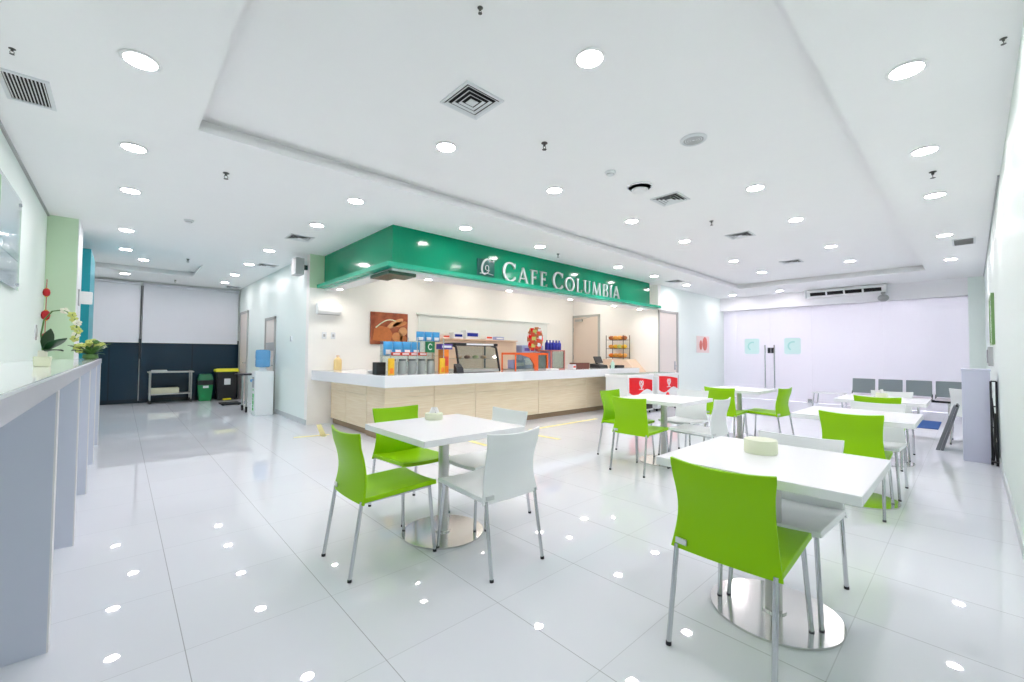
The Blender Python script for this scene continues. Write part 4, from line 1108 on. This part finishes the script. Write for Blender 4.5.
MB().hexa([(-.13, -.12, 0), (.13, -.12, 0), (.13, .12, 0), (-.13, .12, 0), (-.16, -.15, .42), (.16, -.15, .42), (.16, .15, .42), (-.16, .15, .42)]).build('body', 'bin_green_light', t, bevel=.01)
MB().box(-.165, .165, -.155, .155, .42, .54).build('rim', 'black_plastic', t, bevel=.01)
MB().hexa([(-.17, -.16, .54), (.17, -.16, .54), (.17, .16, .54), (-.17, .16, .54), (-.13, -.1, .7), (.13, -.1, .7), (.13, .1, .7), (-.13, .1, .7)]).build('lid', 'bin_green', t, bevel=.015)
MB().box(-.06, .06, -.152, -.142, .34, .4).build('label', 'label_white', t)
t = thing('pedal_bin', 'tall black bin with yellow lid by the corridor corner', 'bin', (2.1, 13.6, 0))
MB().hexa([(-.2, -.2, .03), (.2, -.2, .03), (.2, .2, .03), (-.2, .2, .03), (-.24, -.23, .76), (.24, -.23, .76), (.24, .23, .76), (-.24, .23, .76)]).build('body', 'black_plastic', t, bevel=.015)
MB().hexa([(-.26, -.25, .76), (.26, -.25, .76), (.26, .25, .76), (-.26, .25, .76), (-.24, -.22, .85), (.24, -.22, .85), (.24, .22, .82), (-.24, .22, .82)]).build('lid', 'bin_yellow', t, bevel=.012)
MB().box(-.07, .07, -.225, -.21, .42, .58).build('label', 'label_white', t)
MB().box(-.09, .09, -.26, -.19, .02, .06).build('pedal', 'bin_yellow', t, bevel=.006)
t = thing('weighing_scale', 'flat black platform on the floor before the black bin', 'scale', (2.0, 12.35, 0))
MB().box(-.2, .2, -.22, .22, .015, .05).build('platform', 'mat_black', t, bevel=.008)
b = MB()
for sx in (-1, 1):
    for sy in (-1, 1): b.tube([(sx * .16, sy * .18, 0), (sx * .16, sy * .18, .016)], .02, 8)
b.build('foot', 'black_plastic', t)
t = thing('instrument_stand', 'slim steel wheeled stand left of the water cooler', 'stand', (2.0, 10.72, 0))
for y in (-.2, .2): MB().tube([(0, y, .1), (0, y, .79)], .018, 10).build('post', 'brushed_steel', t)
MB().tube([(0, -.2, .14), (0, .2, .14)], .014, 8).build('cross_bar', 'brushed_steel', t)
MB().box(-.15, .15, -.24, .24, .79, .82).build('top_tray', 'dark_metal', t, bevel=.005)
for y in (-.2, .2):
    MB().lathe([(.05, -.016), (.05, .016)], (0, y, .05), 14, 'x').box(-.02, .02, y - .025, y + .025, .06, .12).build('caster', 'black_plastic', t)
t = thing('water_cooler', 'white water cooler with green print and blue bottle', 'water cooler', (2.17, 9.95, 0))
MB().box(-.16, .17, -.17, .17, 0, .9).build('cabinet', 'white_plastic', t, bevel=.012)
b = MB().lathe([(.12, .98), (.135, 1.0), (.135, 1.12), (.128, 1.14), (.135, 1.16), (.135, 1.3), (.12, 1.33), (.05, 1.34)], seg=22)
b.build('bottle', 'bottle_blue', t, smooth=True)
MB().lathe([(.08, .9), (.06, .99)], seg=18).build('bottle_neck', 'white_plastic', t, smooth=True)
MB().box(-.164, -.158, -.07, .09, .56, .78).build('tap_recess', 'grille_grey', t)
b = MB(); b.tube([(-.16, -.02, .72), (-.2, -.02, .72), (-.2, -.02, .68)], .012, 8); b.tube([(-.16, .05, .72), (-.2, .05, .72), (-.2, .05, .68)], .012, 8); b.build('tap', 'bottle_blue', t)
b = MB()
for k, (z0, z1) in enumerate(((.1, .16), (.17, .21), (.22, .30), (.31, .35), (.36, .44))): b.box(-.164, -.159, -.05 + .01 * (k % 2), .05, z0, z1)
b.box(-.164, -.159, -.02, .03, .5, .54)
b.build('green_print', 'cooler_green', t)
tag(MB().box(-.02, 0, -.04, .04, -.05, .05).build('wall_plate', 'white_card', None, (XC, 9.0, 1.55), bevel=.004), 'small white plate on the corridor wall right of the water cooler', 'wall plate')

# yellow floor tape
tp = [(2.48, 7.35, 1.2, 75, 'yellow floor tape before the side panel of the counter'), (2.2, 6.92, .5, -12, 'faint yellow floor tape near the corridor corner'),
      (3.82, 5.0, .75, 88, 'yellow floor tape seen past the left table post'), (4.9, 4.5, .5, 95, 'yellow floor tape patch right of the white back chair'),
      (6.1, 5.12, 1.9, 0, 'long yellow floor tape along the counter front')]
for x, y, L, a, lab in tp:
    tag(MB().box(-L / 2, L / 2, -.04, .04, 0, .0015).build('floor_tape', 'tape_yellow', None, (x, y, 0), math.radians(a)), lab, 'floor tape', 'yellow floor tape strips')

# ------------------------------------------------------------------ light from ceiling lamps, some added out of view; dim world
w = bpy.data.worlds.new('World'); sc.world = w; w.use_nodes = True
w.node_tree.nodes['Background'].inputs['Color'].default_value = (.8, .9, 1, 1)
w.node_tree.nodes['Background'].inputs['Strength'].default_value = 0.3

# ------------------------------------------------------------------ camera (solved from the two horizontal vanishing points)
cx, cy = 512, 341
vR, vL = (971.5, 357.0), (120.5, 351.0)
f = math.sqrt(-((vR[0] - cx) * (vL[0] - cx) + (vR[1] - cy) * (vL[1] - cy)))
def dirc(v): return Vector(((v[0] - cx) / f, -(v[1] - cy) / f, -1.0)).normalized()
X, Y = dirc(vR), dirc(vL); Z = X.cross(Y)
cam = bpy.data.cameras.new('camera'); co = bpy.data.objects.new('camera', cam); COL.objects.link(co)
cam.sensor_width = 36.0; cam.lens = f / 1024 * 36.0; cam.clip_start = 0.02
co.matrix_world = Matrix.Translation((0, 0, 1.29)) @ Matrix((X, Y, Z)).to_4x4()
sc.camera = co

sc.view_settings.view_transform = 'Standard'; sc.view_settings.look = 'None'
sc.view_settings.gamma = 1.0; sc.view_settings.use_curve_mapping = False
sc.view_settings.exposure = 0.62
cy_ = sc.cycles
cy_.use_denoising = True
cy_.max_bounces = 10; cy_.diffuse_bounces = 6; cy_.glossy_bounces = 4; cy_.transmission_bounces = 4; cy_.transparent_max_bounces = 8
cy_.caustics_reflective = False; cy_.caustics_refractive = False
cy_.sample_clamp_indirect = 6.0
